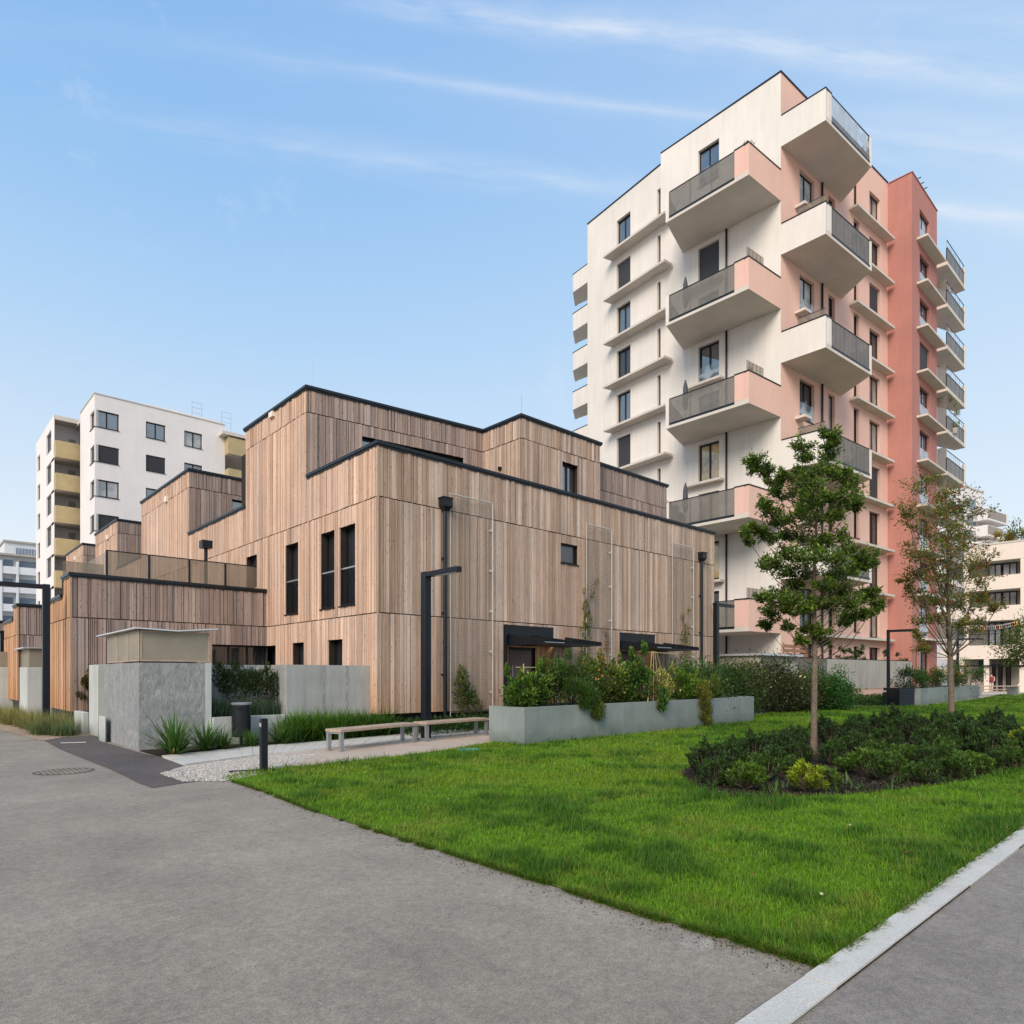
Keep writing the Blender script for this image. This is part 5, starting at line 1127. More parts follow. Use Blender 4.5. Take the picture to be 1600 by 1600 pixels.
V, Fc, Cc = blades(np.stack([P[:,0], P[:,1], np.full(n, .008)], 1), rng.uniform(0, 6.283, n), rng.uniform(.03,.085,n), rng.uniform(.5,1.3,n), .0036*np.maximum(1, dd/4.2), np.where((rng.random(n) < .14)[:,None], np.array((.26,.21,.09)), np.array((.10,.22,.02)))*rng.uniform(.5,1.3,(n,1)), 2, 1.)
tag(npmesh('edge_grass', V, Fc, Cc, 'grass_blade'), kind='stuff', label='ragged grass fringe along the lawn edges', cat='grass')
P = edge_pts(lawn_near, False, 1900, .10); P[:,0] -= .05; P[:,1] -= .02; dd = np.hypot(P[:,0], P[:,1]); P = P[dd > 2.5]; n = len(P)
C = np.stack([P[:,0], P[:,1], np.full(n, .008)], 1); D = rng.normal(size=(n,3)); D[:,2] = abs(D[:,2])*.15
tag(npmesh('litter', *leaves(C, D, rng.uniform(.006,.022,n), rng.uniform(.004,.010,n), varcol((.10,.07,.04), n, .4, (.3,.26,.2), .3)), 'leaf'), kind='stuff', label='dry crumbs of soil and leaf on the asphalt along the lawn', cat='litter')
P = np.stack([rng.uniform(min(p_[0] for p_ in BED), max(p_[0] for p_ in BED), 60000), rng.uniform(min(p_[1] for p_ in BED), max(p_[1] for p_ in BED), 60000)], 1); P = P[inpoly(P, BED)][:26000]; n = len(P)
C = np.stack([P[:,0], P[:,1], np.full(n, .024)], 1); D = rng.normal(size=(n,3)); D[:,2] = abs(D[:,2])*.35
tag(npmesh('mulch_chips', *leaves(C, D, rng.uniform(.02,.07,n), rng.uniform(.012,.03,n), varcol((.030,.018,.012), n, .45, (.14,.09,.06), .16)), 'paint'), kind='stuff', label='dark bark chips covering the soil of the oval bed', cat='mulch')
# pebbles on the gravel corner
pp = [gp(*q) for q in ((289,1198),(404,1182),(500,1178),(470,1192),(405,1212),(346,1222),(285,1222),(250,1210))]
P = np.stack([rng.uniform(min(a[0] for a in pp), max(a[0] for a in pp), 14000), rng.uniform(min(a[1] for a in pp), max(a[1] for a in pp), 14000)], 1); P = P[inpoly(P, pp)]; n = len(P); 
lenp = rng.uniform(.008,.022,n); ct = np.stack([P[:,0],P[:,1],np.full(n,.012)],1)
o4 = np.array([(1,0,0),(0,1,0),(-1,0,0),(0,-1,0),(0,0,.8)]); V = (ct[:,None,:]+o4[None]*lenp[:,None,None]*rng.uniform(.7,1.2,(n,5,1))).reshape(-1,3)
Fc = np.concatenate([np.arange(n)[:,None]*5+np.array([a,b_,4])[None] for a,b_ in ((0,1),(1,2),(2,3),(3,0))]); Cc = np.repeat(varcol((.46,.41,.35), n, .25), 5, axis=0)
tag(npmesh('pebbles', V, Fc, Cc, 'paint'), kind='stuff', label='loose grey pebbles spilling onto the dark asphalt', cat='gravel')
# fallen leaves and clover specks on the lawn
for i, (px, py, c) in enumerate(((1177,1383,(.35,.12,.10)),(1287,1414,(.75,.75,.70)),(1330,1301,(.7,.7,.6)),(1418,1346,(.22,.07,.05)),(702,1258,(.6,.6,.5)))):
    p = gp(px, py); V, Fc, Cc = leaves(np.array([(p[0],p[1],.075)]*3), rng.normal(size=(3,3))*(1,1,.2), np.full(3,.028), np.full(3,.02), np.tile(c,(3,1)))
    o = npmesh('fallen_leaf', V, Fc, Cc, 'leaf'); recenter(o, (p[0],p[1],.05)); tag(o, ['pinkish fallen leaf on the near lawn','pale petal scrap on the near lawn','small pale leaf in the middle of the lawn','dark red fallen leaf near the pale kerb','pale leaf fleck on the left part of the lawn'][i], 'leaf')
# mountain pines -----------------------------------------------------------
def pine_proto(name, seed, col, r, h, shoots):
    global rng; keep = rng; rng = np.random.default_rng(seed); parts = []; b = MB()
    for i in range(shoots):
        a = rng.uniform(0, 6.283); d = math.sqrt(rng.random())*r; lean = .2+.75*d/r; x, y = d*.75*math.cos(a), d*.75*math.sin(a)
        hh = h*(1-.45*(d/r)**2)*rng.uniform(.7,1.15); L = rng.uniform(.14,.26)*(h/.45); ax = np.array((math.cos(a)*lean*.6, math.sin(a)*lean*.6, 1.)); ax /= np.linalg.norm(ax)
        tip = np.array((x, y, hh)); n = 54; s = rng.random(n); C = tip-ax*L*(1-s)[:,None]
        pr = unit(np.cross(np.tile(ax,(n,1)), rng.normal(size=(n,3)))); D = pr*.8+ax*(.45+.5*s)[:,None]
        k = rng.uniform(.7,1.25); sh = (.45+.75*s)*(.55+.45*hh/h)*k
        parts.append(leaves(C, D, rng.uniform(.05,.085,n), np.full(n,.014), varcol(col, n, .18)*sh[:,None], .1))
        b.tube([(0,0,0), (x*.6,y*.6,hh*.4), tuple(tip-ax*.05)], [.012,.009,.005], 4)
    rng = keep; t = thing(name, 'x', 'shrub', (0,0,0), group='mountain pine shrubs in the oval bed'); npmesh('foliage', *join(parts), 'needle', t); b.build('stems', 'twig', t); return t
protos = [pine_proto('mountain_pine', s, c, r, h, k) for s, c, r, h, k in ((1,(.036,.085,.022),.42,.46,60),(2,(.05,.11,.022),.36,.42,50),(3,(.08,.165,.025),.34,.36,44),(4,(.22,.30,.02),.30,.38,44),(5,(.028,.064,.022),.44,.50,64))]
PINES = [(1108,1216,4,1.0),(1140,1205,0,1.0),(1178,1195,4,1.0),(1120,1228,0,.8),(1165,1235,2,1.05),(1195,1222,1,1.0),(1212,1205,0,.9),(1225,1188,4,1.0),(1150,1190,4,.9),(1205,1180,0,.9),
 (1235,1175,4,.9),(1245,1165,0,.9),(1262,1240,3,1.05),(1290,1232,2,.8),(1300,1165,4,.9),(1330,1155,0,.9),(1310,1180,1,.8),(1340,1185,0,1.0),(1370,1190,1,1.0),(1350,1165,4,1.),(1385,1170,0,1.),(1355,1216,2,1.1),(1385,1222,1,.95),(1412,1200,2,1.0),(1370,1150,4,1.),(1400,1152,0,1.1),(1430,1160,4,1.1),
 (1425,1142,0,1.),(1460,1146,4,1.1),(1450,1175,0,1.1),(1440,1226,1,.8),(1480,1165,0,1.2),(1500,1150,4,1.1),(1512,1175,0,1.2),(1478,1200,1,1.0),(1508,1208,2,.9),(1540,1160,4,1.2),(1545,1190,0,1.1),(1530,1212,2,.85),(1575,1165,0,1.2),(1570,1190,2,1.),(1598,1172,3,1.1),(1580,1206,1,.9),(1612,1190,0,1.1),(1395,1138,4,1.1),(1560,1146,4,1.2),(1340,1145,0,1.),(1285,1152,4,1.),(1490,1136,0,1.),(1445,1205,0,.8),(1300,1196,0,.8),(1318,1208,2,.7),(1395,1212,1,.85),(1428,1190,4,.9),(1480,1182,1,.95),(1240,1216,1,.7),(1248,1192,0,.75),(1495,1218,1,.8),(1455,1218,0,.6),(1556,1206,0,.8)]
kinds = ['broad dark green mountain pine shrub in the oval bed','mid green mountain pine shrub in the oval bed','light green bushy mountain pine shrub in the oval bed','yellow green mountain pine shrub in the oval bed','very dark tall mountain pine shrub in the oval bed']
used = set(); random.seed(21)
for px, py, k, s in PINES:
    p = gp(px, py); o = protos[k] if k not in used else copy_tree(protos[k]); used.add(k)
    lab = kinds[k]
    if (px, py) == (1262,1240): lab = 'bright yellow green mountain pine at the front edge directly below the first tree'
    if (px, py) == (1108,1216): lab = 'dark mountain pine at the left tip of the oval bed'
    if (px, py) == (1612,1190): lab = 'dark mountain pine at the far right end of the oval bed'
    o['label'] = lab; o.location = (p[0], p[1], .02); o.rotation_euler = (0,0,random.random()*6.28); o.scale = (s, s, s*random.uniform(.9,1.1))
# small leafy weeds in the bed
wp = []
for px, py in ((1095,1225),(1110,1232),(1205,1240),(1220,1232),(1300,1238),(1320,1228),(1405,1226),(1420,1216),(1455,1212),(1462,1222),(1478,1224),(1492,1216),(1510,1220),(1340,1236),(1390,1236),(1545,1212)):
    p = gp(px, py); n = 22; wp.append(blades(np.array([(p[0],p[1],.02)]*n)+rng.normal(size=(n,3))*(.06,.06,0), rng.uniform(0,6.28,n), rng.uniform(.10,.22,n), rng.uniform(.3,1.,n), np.full(n,.022), varcol((.09,.17,.06), n, .25), 3))
tag(npmesh('bed_weeds', *join(wp), 'leaf'), kind='stuff', label='small pale leafy weeds at the front edge of the oval bed', cat='weeds')
# trees ------------------------------------------------------------------------
def tree(name, label, px, py, crown, trunk_r, leaf, col, c2, p2, nleaf, cl_r, trunk_top, lean=0., fan=.9, stems=1, dens=1., berries=0, steep=.9):
    base = gp(px, py); Z0 = depth(base); t = thing(name, label, 'tree', (base[0],base[1],0)); H = EYE+(CY-trunk_top[1])*Z0/FO
    topx = at(trunk_top[0], Z0); b = MB()
    def tp(s): w = .03*math.sin(s*9); return (base[0]+(topx[0]-base[0])*s+w*s, base[1]+(topx[1]-base[1])*s-w*s, H*s)
    ks = [0,.01,.04,.1,.2,.3,.4,.5,.6,.7,.8,.9,1.]; b.tube([tp(s) for s in ks], [trunk_r*(1.45 if s == 0 else 1.25 if s < .02 else 1.08 if s < .05 else (1-.15*s/.3 if s < .3 else max(.85-(s-.3)*1.15, .05))) for s in ks], 12)
    b.build('trunk', 'trunk', t, True); lb_ = MB(); parts = []; bp = []
    for (cx, cy, *rr) in crown:
        off = rng.uniform(-1,1)*fan; k = (cx-CX)/FO; Zc = Z0+off; c = np.array((*at(cx, Zc), EYE+(CY-cy)*Zc/FO)); r = (rr[0] if rr else 1.)*cl_r*rng.uniform(.8,1.2)
        hd = math.hypot(c[0]-base[0], c[1]-base[1]); s0 = max(.28, min(.97, (c[2]-steep*hd)/H)); a = np.array(tp(s0)); mid = a*.5+c*.5+np.array((0,0,-.12*hd)); mid += rng.normal(size=3)*.04
        rad = max(.008, .011*hd+.006)*trunk_r/.07; rad *= .5; lb_.tube([a, a*.75+mid*.25+(0,0,.0), mid, c*.7+mid*.3, c], [rad*1.5, rad*1.2, rad*.9, rad*.5, .003], 6)
        ntw = int(7*dens)+3
        for j in range(ntw):
            d = rng.normal(size=3); d[2] = abs(d[2])*.5+.1; d = d/np.linalg.norm(d)*r*rng.uniform(.6,1.3); s_ = rng.uniform(0,.7); st = c*(1-s_*.4)+mid*s_*.4; e = st+d
            lb_.tube([st, st+d*.5+(0,0,.02), e], [.006,.004,.002], 4)
            m = int(nleaf/ntw); q = rng.uniform(.2,1.1,m)[:,None]; C = st+d*q+rng.normal(size=(m,3))*r*.19; D = unit(np.tile(d,(m,1)))*.8+rng.normal(size=(m,3))*.7+np.array((0,0,-.15))
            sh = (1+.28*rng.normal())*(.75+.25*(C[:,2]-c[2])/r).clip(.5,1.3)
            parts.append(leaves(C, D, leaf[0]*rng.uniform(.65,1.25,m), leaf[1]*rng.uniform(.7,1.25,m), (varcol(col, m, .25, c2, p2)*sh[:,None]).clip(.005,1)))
            if berries and rng.random() < berries:
                nb = 26; C = e+rng.normal(size=(nb,3))*.035; bp.append(leaves(C, rng.normal(size=(nb,3)), np.full(nb,.022), np.full(nb,.022), varcol((.50,.06,.015), nb, .25), .5))
    br = lb_.build('limbs', 'twig', t, True); npmesh('crown', *join(parts), 'leaf', t)
    if bp: npmesh('berries', *join(bp), 'leaf', t)
    return t
OAK = [(1265,790,1.),(1280,860,1.),(1262,900,.9),(1270,740,.9),(1180,718,.8),(1192,735,.7),(1205,752,.8),(1168,724,.5),(1218,738,.6),(1180,828,.7),(1160,832,.6),(1198,840,.9),(1170,822,.5),(1190,785,.6),(1200,800,.9),(1215,812,.9),(1208,770,.6),
 (1252,695,.7),(1256,715,.8),(1252,735,.8),(1262,755,.9),(1296,675,.55),(1300,695,.7),(1298,715,.8),(1294,740,.9),(1318,742,.8),(1332,755,.7),(1325,775,.9),(1338,790,.7),(1240,770,1.),(1270,775,1.2),(1300,775,1.1),(1245,800,1.2),(1275,810,1.3),(1305,805,1.2),
 (1225,835,1.1),(1250,840,1.2),(1285,845,1.2),(1315,840,1.1),(1222,862,1.),(1245,870,1.1),(1275,875,1.),(1305,875,1.1),(1330,860,.8),(1355,868,.9),(1368,872,.6),(1345,885,.9),(1328,895,1.),(1310,900,.9),(1205,880,.8),(1190,878,.5),(1228,895,.8),
 (1355,925,.9),(1370,920,.6),(1375,938,.6),(1340,940,.9),(1360,955,.6),(1335,960,.7),(1325,970,.5),(1205,935,.9),(1188,930,.6),(1222,925,.9),(1240,935,.9),(1200,958,.8),(1190,972,.5),(1225,950,.8),(1255,950,.8),(1280,940,.8),(1300,945,.9),(1262,985,.7),(1285,990,.7),(1250,1000,.5),(1290,1003,.4),(1240,915,.7),(1290,915,.9),(1315,920,.8),(1318,930,.6),(1230,978,.5)]
tree('oak_tree', 'young oak tree with dark green crown standing in the oval bed', 1271, 1177, OAK, .064, (.085,.031), (.095,.19,.035), (.22,.30,.05), .5, 430, .235, (1276,690), fan=.75, dens=1.2)
ROW = [(1455,745,.7),(1425,757,.6),(1478,770,.8),(1500,790,.9),(1530,800,.6),(1415,790,.6),(1430,820,.7),(1460,800,1.),(1485,820,1.),(1510,830,.9),(1520,850,.8),(1545,865,.5),(1420,850,.6),(1440,860,.9),(1470,850,1.),(1495,865,1.),(1520,880,.7),(1425,895,.6),(1450,900,.8),(1480,890,.9),(1505,905,.8),(1420,915,.5),(1435,935,.6),(1455,935,.7),(1490,940,.7),(1540,905,.5),(1530,935,.6),(1550,945,.6),(1565,940,.4),(1510,950,.6),(1520,970,.7),(1440,965,.6),(1460,965,.6),(1500,975,.5),(1432,990,.5),(1440,1015,.5),(1515,985,.5),(1408,905,.3),(1475,780,.8),(1412,700+95,.4)]
ROW += [(1470,800,.8),(1482,840,.9),(1462,870,.8),(1500,845,.8),(1478,925,.8),(1465,905,.8),(1500,930,.7),(1490,795,.7),(1450,840,.8)]
tree('rowan_tree', 'sparse rowan tree with red berries and reddening leaves in front of the red stair bay', 1487, 1124, ROW, .100, (.115,.043), (.17,.23,.05), (.36,.15,.05), .25, 250, .66, (1478,778), fan=1.0, dens=1.1, berries=.4, steep=1.9)
# extra slender rowan stems
# tree cut by the right edge, trees behind the cream block
p = at(1608, 40); t = thing('small_tree', 'light green leafy tree cut by the right edge of the photo', 'tree', (p[0],p[1],0))
c = (p[0],p[1],4.0); npmesh('crown', *join([cloud(5200, (p[0],p[1],EYE+(CY-1003)*40/FO), (1.5,1.5,1.55), .14, .07, (.10,.15,.04), .3, (.2,.25,.08), .4, clump=40)]), 'leaf', t)
b = MB(); b.tube([(p[0],p[1],0),(p[0],p[1],2.0),(p[0]+.1,p[1],4)], [.09,.07,.03], 8); b.build('trunk', 'trunk', t)
for i, (px, py, Z, r) in enumerate(((1583,838,70,1.4),(1596,836,72,1.2),(1570,843,71,1.0))):
    p = at(px, Z); z = EYE+(CY-py)*Z/FO; zb = bands[0][1]+.15; t = thing('roof_shrub', ['taller thin shrub on the cream building roof','shrub on the cream roof at the right edge','yellowish low shrub on the cream building roof'][i], 'shrub', (p[0],p[1],zb))
    npmesh('foliage', *join([cloud(420, (p[0],p[1],z), (r,r,r*.8), .3, .12, (.12,.16,.05) if i < 2 else (.3,.22,.06), .3, clump=9)]), 'leaf', t)
    b = MB(); b.tube([(p[0],p[1],zb-.3),(p[0],p[1],z)], .05, 5); b.build('stem', 'twig', t)
# strap leaved plants ------------------------------------------------------------
def strap_proto(name, cat, seed, n, L, W, lean, col, c2=None, p2=.1, group=None, seg=4, droop=1.1, r0=.05):
    global rng; keep = rng; rng = np.random.default_rng(seed)
    base = np.zeros((n,3)); base[:,:2] = rng.normal(size=(n,2))*r0
    g_ = blades(base, rng.uniform(0,6.28,n), rng.uniform(.65,1.1,n)*L, rng.uniform(*lean,n), np.full(n,W), varcol(col, n, .25, c2, p2), seg, droop); rng = keep
    o = npmesh(name, *g_, 'leaf'); return tag(o, 'x', cat, group)
def scatter(protos_, spots, labels):
    used = set(); out = []
    for (p, k, s) in spots:
        o = protos_[k]
        if k in used: o = o.copy(); COL.objects.link(o)
        used.add(k); o['label'] = labels[k] if isinstance(labels[k], str) else labels[k].pop(0); o.location = (p[0], p[1], .012); o.rotation_euler = (0,0,random.random()*6.28); o.scale = (s,s,s); out.append(o)
    return out
yg = 'spiky yucca clumps around the litter bin'
yu = [strap_proto('yucca', 'plant', 11, 120, .95, .045, (.25,1.25), (.07,.17,.05), (.42,.32,.10), .10, yg, droop=.35)]
scatter(yu, [(gp(274,1180),0,1.05),(gp(322,1174),0,.8),(gp(348,1172),0,.62),(gp(392,1168),0,.55),(gp(440,1164),0,.72)], [['largest spreading yucca in front of the rough concrete enclosure','medium yucca right of the largest yucca','small yucca just left of the litter bin','small yucca behind the bollard','yucca at the right of the bollard before the low wall']])
dl_ = [strap_proto('day_lily', 'plant', 13, 120, .80, .034, (.1,.75), (.10,.23,.045), (.14,.24,.04), .3, 'strap leaved lilies along the garden wall', droop=1.8, r0=.10), strap_proto('day_lily', 'plant', 14, 110, .75, .036, (.15,.9), (.06,.16,.04), None, 0, 'strap leaved lilies along the garden wall', droop=1.3, r0=.12)]
sp = []
random.seed(5)
for i in range(34):
    t_ = i/33; px = 450+t_*150; py = 1161.5-t_*12.5+random.uniform(-.6,.6); sp.append((gp(px, py), random.choice((0,0,1)), random.uniform(.8,1.1)))
for i in range(22): sp.append((gp(600+i*8.4+random.uniform(-4,4), 1147-i*.62-random.random()*9), random.choice((0,1,1)), random.uniform(.8,1.1)))
scatter(dl_, sp, ['light green lily clump in the strip along the house and garden wall', 'dark green lily clump in the strip along the house and garden wall'])
# pale grasses at the left
gl = 'pale ornamental grass tufts round the left lamp post'
fg = [strap_proto('ornamental_grass', 'grass tuft', 15, 330, .62, .009, (.05,.8), (.26,.29,.15), (.42,.36,.18), .5, gl, seg=3, droop=1.4, r0=.12), strap_proto('ornamental_grass', 'grass tuft', 16, 330, .52, .009, (.05,.85), (.14,.22,.15), (.3,.3,.16), .3, gl, seg=3, droop=1.3, r0=.12)]
sp = []
for i in range(15): sp.append((gp(-10+i*7.5+random.uniform(-3,3), 1127+i*1.6+random.uniform(-3,2)), 0 if i < 9 else random.choice((0,1)), random.uniform(.85,1.15)))
for i in range(5): sp.append((gp(60+i*11, 1151-random.random()*4), 1, random.uniform(.75,.95)))
scatter(fg, sp, ['straw coloured grass tuft beside the left road', 'blue green grass tuft beside the left road'])
fb = [strap_proto('blue_fescue', 'grass tuft', 17, 300, .50, .008, (.05,.7), (.10,.17,.16), None, 0, 'blue fescue tufts in the raised bed under the pergola', seg=3, droop=1.2, r0=.1)]
for o in scatter(fb, [((GWf.p(GWf.u(340+i*14),-.45)), 0, random.uniform(.9,1.15)) for i in range(9)], ['blue grey fescue tuft in the raised bed under the pergola']): o.location.z = .55
# climbing plant on the pergola
p = pf.p((pa+pb)/2); parts = []
for i in range(16):
    u = pa+(pb-pa)*(i+.5)/16; c = pf.P(u, .02, random.uniform(1.15,1.6)); parts.append(cloud(260, c, (.14,.12,.34), .085, .022, (.030,.062,.018), .35, (.07,.10,.02), .2))
n = 60; parts.append(blades(np.array([pf.P(pa+(pb-pa)*random.random(), 0, 1.55) for _ in range(n)]), rng.uniform(0,6.28,n), rng.uniform(.3,.8,n), rng.uniform(.2,1.,n), np.full(n,.012), varcol((.05,.08,.025), n, .3), 4, 1.6)[:3])
t = thing('climbing_plant', 'dark feathery climber hanging on the white pergola frame', 'climber', (p[0],p[1],.55)); npmesh('foliage', *join(parts), 'leaf', t); b = MB()
for u in (pa+.2, (pa+pb)/2, pb-.2): b.tube([pf.P(u,.02,.5), pf.P(u+.05,.03,1.1), pf.P(u-.03,.02,1.6)], .012, 5)
b.build('stems', 'twig', t)
# ivy left of the enclosure
p = BL.p(bl-1.2, .4); pi_ = FW1.p(.35, .25); t = shrub('ivy_bush', 'brownish ivy bush at the foot of the one storey timber wing', 'shrub', pi_, [cloud(1500, FW1.P(.42,.22,1.0), (.42,.16,.75), .06, .05, (.05,.06,.02), .3, (.16,.08,.03), .4, clump=14)])
# climbers on the timber front
def climber(px, base_py_z, pts, n, label, col, c2):
    u0 = FRt.u(px); p = FRt.p(u0, .18); parts = []; b = MB(); line = [FRt.P(u0, .15, .2)]
    for (qx, qy, r, m) in pts:
        u = FRt.u(qx, .15); z = FRt.z(u, qy, .15); line.append(FRt.P(u,.15,z)); parts.append(cloud(m, FRt.P(u,.17,z), (r*.7,r*.5,r*1.2), .09, .042, col, .3, c2, .3))
    b.tube(line, [.012]*(len(line)-1)+[.003], 5); t = thing('climbing_plant', label, 'climber', (p[0],p[1],.2), group='climbers on the cable trellises'); b.build('stems', 'twig', t); npmesh('foliage', *join(parts), 'leaf', t)
climber(914, 0, [(915,1040,.35,160),(913,1015,.3,120),(914,990,.28,110),(918,970,.25,90),(915,950,.2,60),(925,930,.16,25),(932,910,.12,14),(912,925,.1,12)], 0, 'green climber on the trellis between the canopies', (.08,.13,.03), (.2,.2,.06))
climber(952, 0, [(945,985,.2,16),(950,1000,.2,20),(948,1015,.2,26)], 0, 'thin brown climber stem right of the green climber', (.16,.12,.06), (.2,.2,.06))
climber(1070, 0, [(1070,1020,.4,160),(1068,1000,.3,110),(1072,985,.25,70),(1066,965,.15,25),(1076,955,.12,20)], 0, 'yellow green climber near the right downpipe', (.17,.19,.05), (.28,.22,.08))
climber(722, 0, [(722,1095,.35,170),(718,1080,.35,170),(722,1065,.3,140),(732,1085,.3,120),(738,1100,.3,130),(720,1052,.2,60),(745,1110,.3,100)], 0, 'rose bush climbing between the left downpipe and the left entrance', (.05,.11,.025), (.32,.30,.04))
# plants in the long planter -------------------------------------------------------
VEG = [ # px, top_py, half width m, leaf length, leaf width, colour, second, share, name, label, n
 (812,1062,.42,.09,.05,(.07,.16,.03),(.2,.28,.06),.3,'tomato_plant','pale tomato plant at the left end of the long planter',900),
 (838,1052,.42,.09,.05,(.06,.14,.03),(.16,.22,.05),.3,'tomato_plant','bushy tomato plant in front of the left entrance door',1200),
 (865,1038,.55,.07,.03,(.055,.12,.03),(.12,.18,.05),.3,'herb_bush','broad green herb bush right of the left door',1900),
 (893,1032,.55,.08,.03,(.05,.11,.03),(.1,.16,.05),.3,'herb_bush','tallest green herb bush under the left climber',1900),
 (925,1034,.50,.07,.04,(.08,.14,.03),(.5,.2,.02),.06,'marigold','marigold bush with orange flowers in the long planter',1700),
 (955,1040,.45,.08,.05,(.10,.15,.04),(.25,.28,.08),.4,'bean_plant','light green bean plant in the middle of the long planter',1500),
 (975,1044,.45,.09,.06,(.06,.13,.035),(.2,.25,.06),.3,'bean_plant','darker bean plant left of the bamboo tripod',1400),
 (998,1020,.40,.09,.06,(.05,.14,.03),(.2,.25,.06),.2,'bean_plant','tall bean plant in front of the right entrance',1300),
 (1030,1048,.45,.08,.05,(.34,.34,.16),(.12,.2,.05),.5,'bean_plant','withered pale bean vine on the bamboo tripod',1300),
 (1062,1056,.42,.08,.05,(.09,.19,.03),(.2,.3,.05),.3,'herb_bush','bright low herbs right of the tripod',1200),
 (1088,1064,.42,.07,.04,(.09,.19,.03),(.25,.3,.05),.3,'herb_bush','bright green low herb clump near the planter bend',1000),
 (1115,1068,.36,.07,.03,(.11,.17,.03),(.3,.3,.06),.4,'herb_bush','yellowish herb clump at the far end of the planter',900)]
for px, ty, hw, L, Wd, c1, c2, sh, nm, lb, n in VEG:
    ny = -.50+random.uniform(-.08,.08); u = PF.u(px, ny); zt = PF.z(u, ty, ny); z0 = .76; hh = (zt-z0)/2; c = PF.P(u, ny, z0+hh)
    parts = [cloud(n, c, (hw*.85, hw*.85, hh), L, Wd, c1, .32, c2, sh, clump=16), cloud(n//3, (c[0],c[1],c[2]-hh*.3), (hw,hw*.8,hh*.7), L, Wd, c1, .3)]
    for _ in range(5): hx = random.uniform(-hw,hw)*.8; parts.append(cloud(60, PF.P(u+hx, ny+random.uniform(-.3,.3), zt+random.uniform(-.15,.2)), (.06,.06,.17), L, Wd, c1, .3, c2, .4))
    shrub(nm, lb, 'plant', PF.p(u, ny), parts, z=z0, group='plants in the long garden planter')
def hang(px, y0, y1, r, L, Wd, c1, c2, name, label, n, fr=PF, m=8):
    parts = []; u = fr.u(px, .08)
    for i in range(m):
        t_ = i/(m-1); py = y0+(y1-y0)*t_; uu = u+(random.uniform(-.5,.5)*r); parts.append(cloud(n//m, fr.P(uu, .06+.08*random.random()-.1*(t_ < .2), fr.z(u, py, .08)), (r*(1.1-.5*t_),.12,r*.55), L, Wd, c1, .3, c2, .3))
    shrub(name, label, 'plant', fr.p(u, -.05), parts, z=.5, stems=False, group='plants in the long garden planter')
hang(912, 1072, 1100, .38, .085, .012, (.05,.11,.03), (.1,.18,.03), 'asparagus_fern', 'dense feathery fern hanging over the planter edge', 3600)
hang(934, 1096, 1122, .22, .085, .014, (.05,.11,.03), (.3,.3,.04), 'asparagus_fern', 'drooping tip of ferny plant over the planter front', 1300)
hang(1035, 1080, 1108, .20, .10, .075, (.05,.13,.04), (.2,.2,.06), 'pumpkin_vine', 'broad leaved vine hanging over the planter edge', 260)
hang(1102, 1072, 1130, .30, .10, .022, (.14,.16,.04), (.3,.26,.1), 'trailing_vine', 'yellowish vine trailing down to the lawn at the planter bend', 2000, m=12)
b = MB()
for px, py in ((935,1046),(940,1055),(1062,1078),(930,1060)):
    u = PF.u(px, -.1); z = PF.z(u, py, -.1); b.col = (.65,.16,.01) if px < 1000 else (.7,.6,.2)
    pc = PF.P(u,-.1,z); 
    for k in range(6): a = k*1.047; b.add([pc, (pc[0]+.035*math.cos(a),pc[1]-.02,pc[2]+.035*math.sin(a)), (pc[0]+.035*math.cos(a+.8),pc[1]-.02,pc[2]+.035*math.sin(a+.8))], [(0,1,2)])
b.build('flower', 'paint', bpy.data.objects['marigold'])
# bushes behind the long planter
HD = [(1075,1042,22,1.1,(.045,.10,.03)),(1100,1035,23,1.2,(.04,.09,.03)),(1130,1040,25,1.2,(.04,.085,.03)),(1155,1032,26,1.2,(.05,.075,.03)),(1185,1024,27.5,1.5,(.04,.055,.025)),(1215,1034,28,1.3,(.05,.06,.03)),(1240,1042,29,1.2,(.06,.07,.03)),(1262,1045,30,1.2,(.035,.10,.03)),(1288,1044,30,1.2,(.03,.11,.03)),(1305,1058,30.5,.9,(.035,.12,.03))]
hl = ['green bush behind the middle of the long planter','tall green bush behind the far end of the planter','dense green bush right of the timber house','brown tinged bush in front of the grey shelter','largest dark bush with small white blossoms','dark brownish bush right of the white blossoms','reddish olive bush left of the oak trunk','fresh green bush behind the oak trunk','bright green bush right of the oak trunk','lowest bright green bush beside the grey fence']
for i, (px, ty, Z, r, c1) in enumerate(HD):
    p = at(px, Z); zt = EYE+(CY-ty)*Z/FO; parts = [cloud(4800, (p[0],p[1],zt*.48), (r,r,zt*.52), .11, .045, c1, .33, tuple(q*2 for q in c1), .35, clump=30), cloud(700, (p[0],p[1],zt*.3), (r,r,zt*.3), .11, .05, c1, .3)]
    if i in (4, 5): parts.append(cloud(26, (p[0]-.4,p[1]-.6,zt*.55), (r,r*.8,zt*.4), .07, .07, (.75,.72,.68), .1))
    shrub('garden_bush', hl[i], 'shrub', p, parts, group='bushes behind the long planter')
n = 26000; P = np.stack([rng.uniform(0,1,n), rng.uniform(0,1,n)],1); q0 = FN.p(FN.u(1295),.5); q1 = FN.p(FN.u(1412),.5)
C = np.stack([q0[0]+(q1[0]-q0[0])*P[:,0]+FN.N[0]*P[:,1]*1.8, q0[1]+(q1[1]-q0[1])*P[:,0]+FN.N[1]*P[:,1]*1.8, rng.uniform(0,.55,n)*(.6+.4*rng.random(n))],1)
tag(npmesh('ground_cover', *leaves(C[:9000], rng.normal(size=(9000,3))+np.array((0,0,.6)), np.full(9000,.13), np.full(9000,.06), varcol((.04,.10,.03), 9000, .35)), 'leaf'), kind='stuff', label='low dark ground cover at the foot of the grey fence', cat='ground cover')
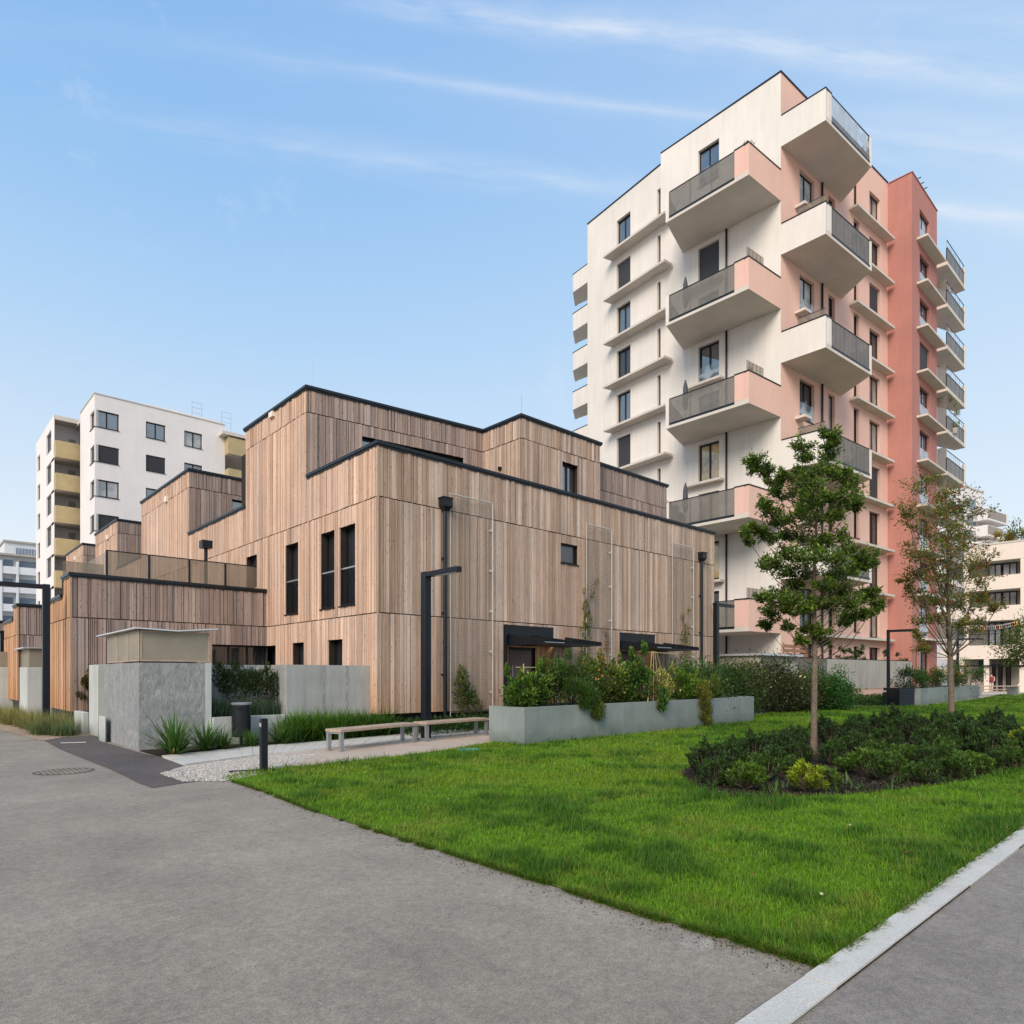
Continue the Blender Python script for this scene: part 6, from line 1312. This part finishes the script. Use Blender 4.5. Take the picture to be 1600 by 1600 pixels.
n = 9000; u_ = rng.uniform(.3, 15.5, n); C = np.stack([X0+u_, Y0-rng.uniform(.15,1.1,n), rng.uniform(.02,.42,n)],1)
tag(npmesh('ground_cover', *leaves(C, rng.normal(size=(n,3))+np.array((0,0,.8)), rng.uniform(.08,.16,n), np.full(n,.035), varcol((.04,.10,.028), n, .35)), 'leaf'), kind='stuff', label='low green planting at the foot of the long timber front', cat='ground cover')
# terrace shrubs in front of pink ground floor, flowers in the far planter
for i, (px, ty, r) in enumerate(((1316,1012,.55),(1326,1016,.5),(1344,1014,.5),(1350,1016,.4),(1383,1020,.3),(1410,1026,.6))):
    p = TP.p(TP.u(px,1.2),1.2); zt = zz(p, ty); shrub('terrace_plant', ['slender terrace plant left of the first dark door','second terrace plant beside the dark door','round terrace plant between the two doors','small terrace plant left of the wide door','thin terrace plant near the slim lamp post','low terrace bush beside the red bay'][i], 'plant', p, [cloud(380, (p[0],p[1],(zt+1.6)/2+.3), (r*.6,r*.6,(zt-1.4)/2), .12, .06, (.04,.08,.03), .3, clump=8)], z=.9, group='plants on the ground floor terrace')
for i, (px, ty, r, cc_) in enumerate(((1430,1042,.9,(.03,.08,.025)),(1450,1046,.9,(.04,.09,.03)),(1470,1044,.9,(.07,.10,.03)),(1495,1034,1.1,(.06,.13,.03)),(1515,1042,.9,(.05,.11,.03)))):
    u = PF2.u(px,-.7) if px > 1435 else .2; p = PF2.p(u,-.7); zt = zz(p, ty); parts = [cloud(1500, (p[0],p[1],(zt+.8)/2), (r,r,(zt-.7)/2), .12, .05, cc_, .3, clump=16)]
    if i in (2,3,4): parts.append(cloud(22, (p[0],p[1],zt-.35), (r,r*.6,.5), .13, .12, (.75,.48,.02), .1))
    shrub('flower_bush', ['dark bush above the louvred cabinet','green bush at the left end of the distant planter','bush with few yellow blossoms behind the rowan trunk','tall bush with yellow sunflowers in the distant planter','bush at the right end of the distant planter'][i], 'plant', p, parts, z=.8, group='bushes in the distant planter')
# balcony plants
def pot(p, z, h, label, col=(.05,.09,.04)):
    t = thing('potted_plant', label, 'plant', (p[0],p[1],z)); b = MB(); b.tube([(p[0],p[1],z),(p[0],p[1],z+.38)], [.15,.2], 10); b.build('pot', 'panel_cement', t)
    npmesh('foliage', *join([cloud(260, (p[0],p[1],z+.38+h/2), (.32,.32,h/2), .16, .05, col, .3, clump=7)]), 'leaf', t)
pot(TP.p(-2.5,-.55), FBK[8]+TS, 1.9, 'potted olive shrub on the top pink balcony'); pot(TW.p(TW.u(1062,1.9),1.9), FBK[2]+TS, 1.7, 'leafy potted plant on the left end of a lower white front balcony', (.12,.15,.05)); pot(TP.p(-2.0,-.5), FBK[4]+TS, 1.6, 'potted plant behind the pink parapet screen in mid height', (.08,.13,.05))
fB = Fr(TW.p(2.4), TP.U)
pot(fB.p(4.6,-.5), FBK[7]+TS, 1.8, 'spiky potted plants behind the second white balcony railing', (.03,.06,.03)); pot(fB.p(5.2,-.5), FBK[7]+TS, 1.6, 'second spiky potted plant at the end of the white balcony railing', (.03,.06,.03))
pot(RR.p(uRE+1.5,.7), FBK[5]+TS, 2.2, 'yellowish grass pot on a far right balcony', (.16,.20,.06)); pot(TW.p(TW.u(1098,2.6),2.6), FBK[0]+TS, 1.3, 'flower box plants above the dark lowest balcony railing', (.06,.06,.03))
for k, lab in ((6, 'closed dark parasol on the upper mesh balcony'), (4, 'closed dark parasol on the middle mesh balcony'), (2, 'closed dark parasol on the lower mesh balcony')):
    u = TW.u(1071, 2.2); p = TW.p(u, 2.2); z = FBK[k]+TS; t = thing('closed_parasol', lab, 'parasol', (p[0],p[1],z)); b = MB(); b.tube([(p[0],p[1],z),(p[0],p[1],z+2.6)], .03, 6); b.build('pole', 'steel', t)
    b = MB(); b.tube([(p[0],p[1],z+.9),(p[0],p[1],z+1.2),(p[0],p[1],z+2.2),(p[0],p[1],z+2.6)], [.10,.17,.13,.03], 8); b.build('canopy', 'blind', t)
for o in list(bpy.data.objects):
    if o.type == 'MESH' and o.name.split('.')[0] in ('trunk','limbs'): o.data.polygons.foreach_set('use_smooth', [True]*len(o.data.polygons))
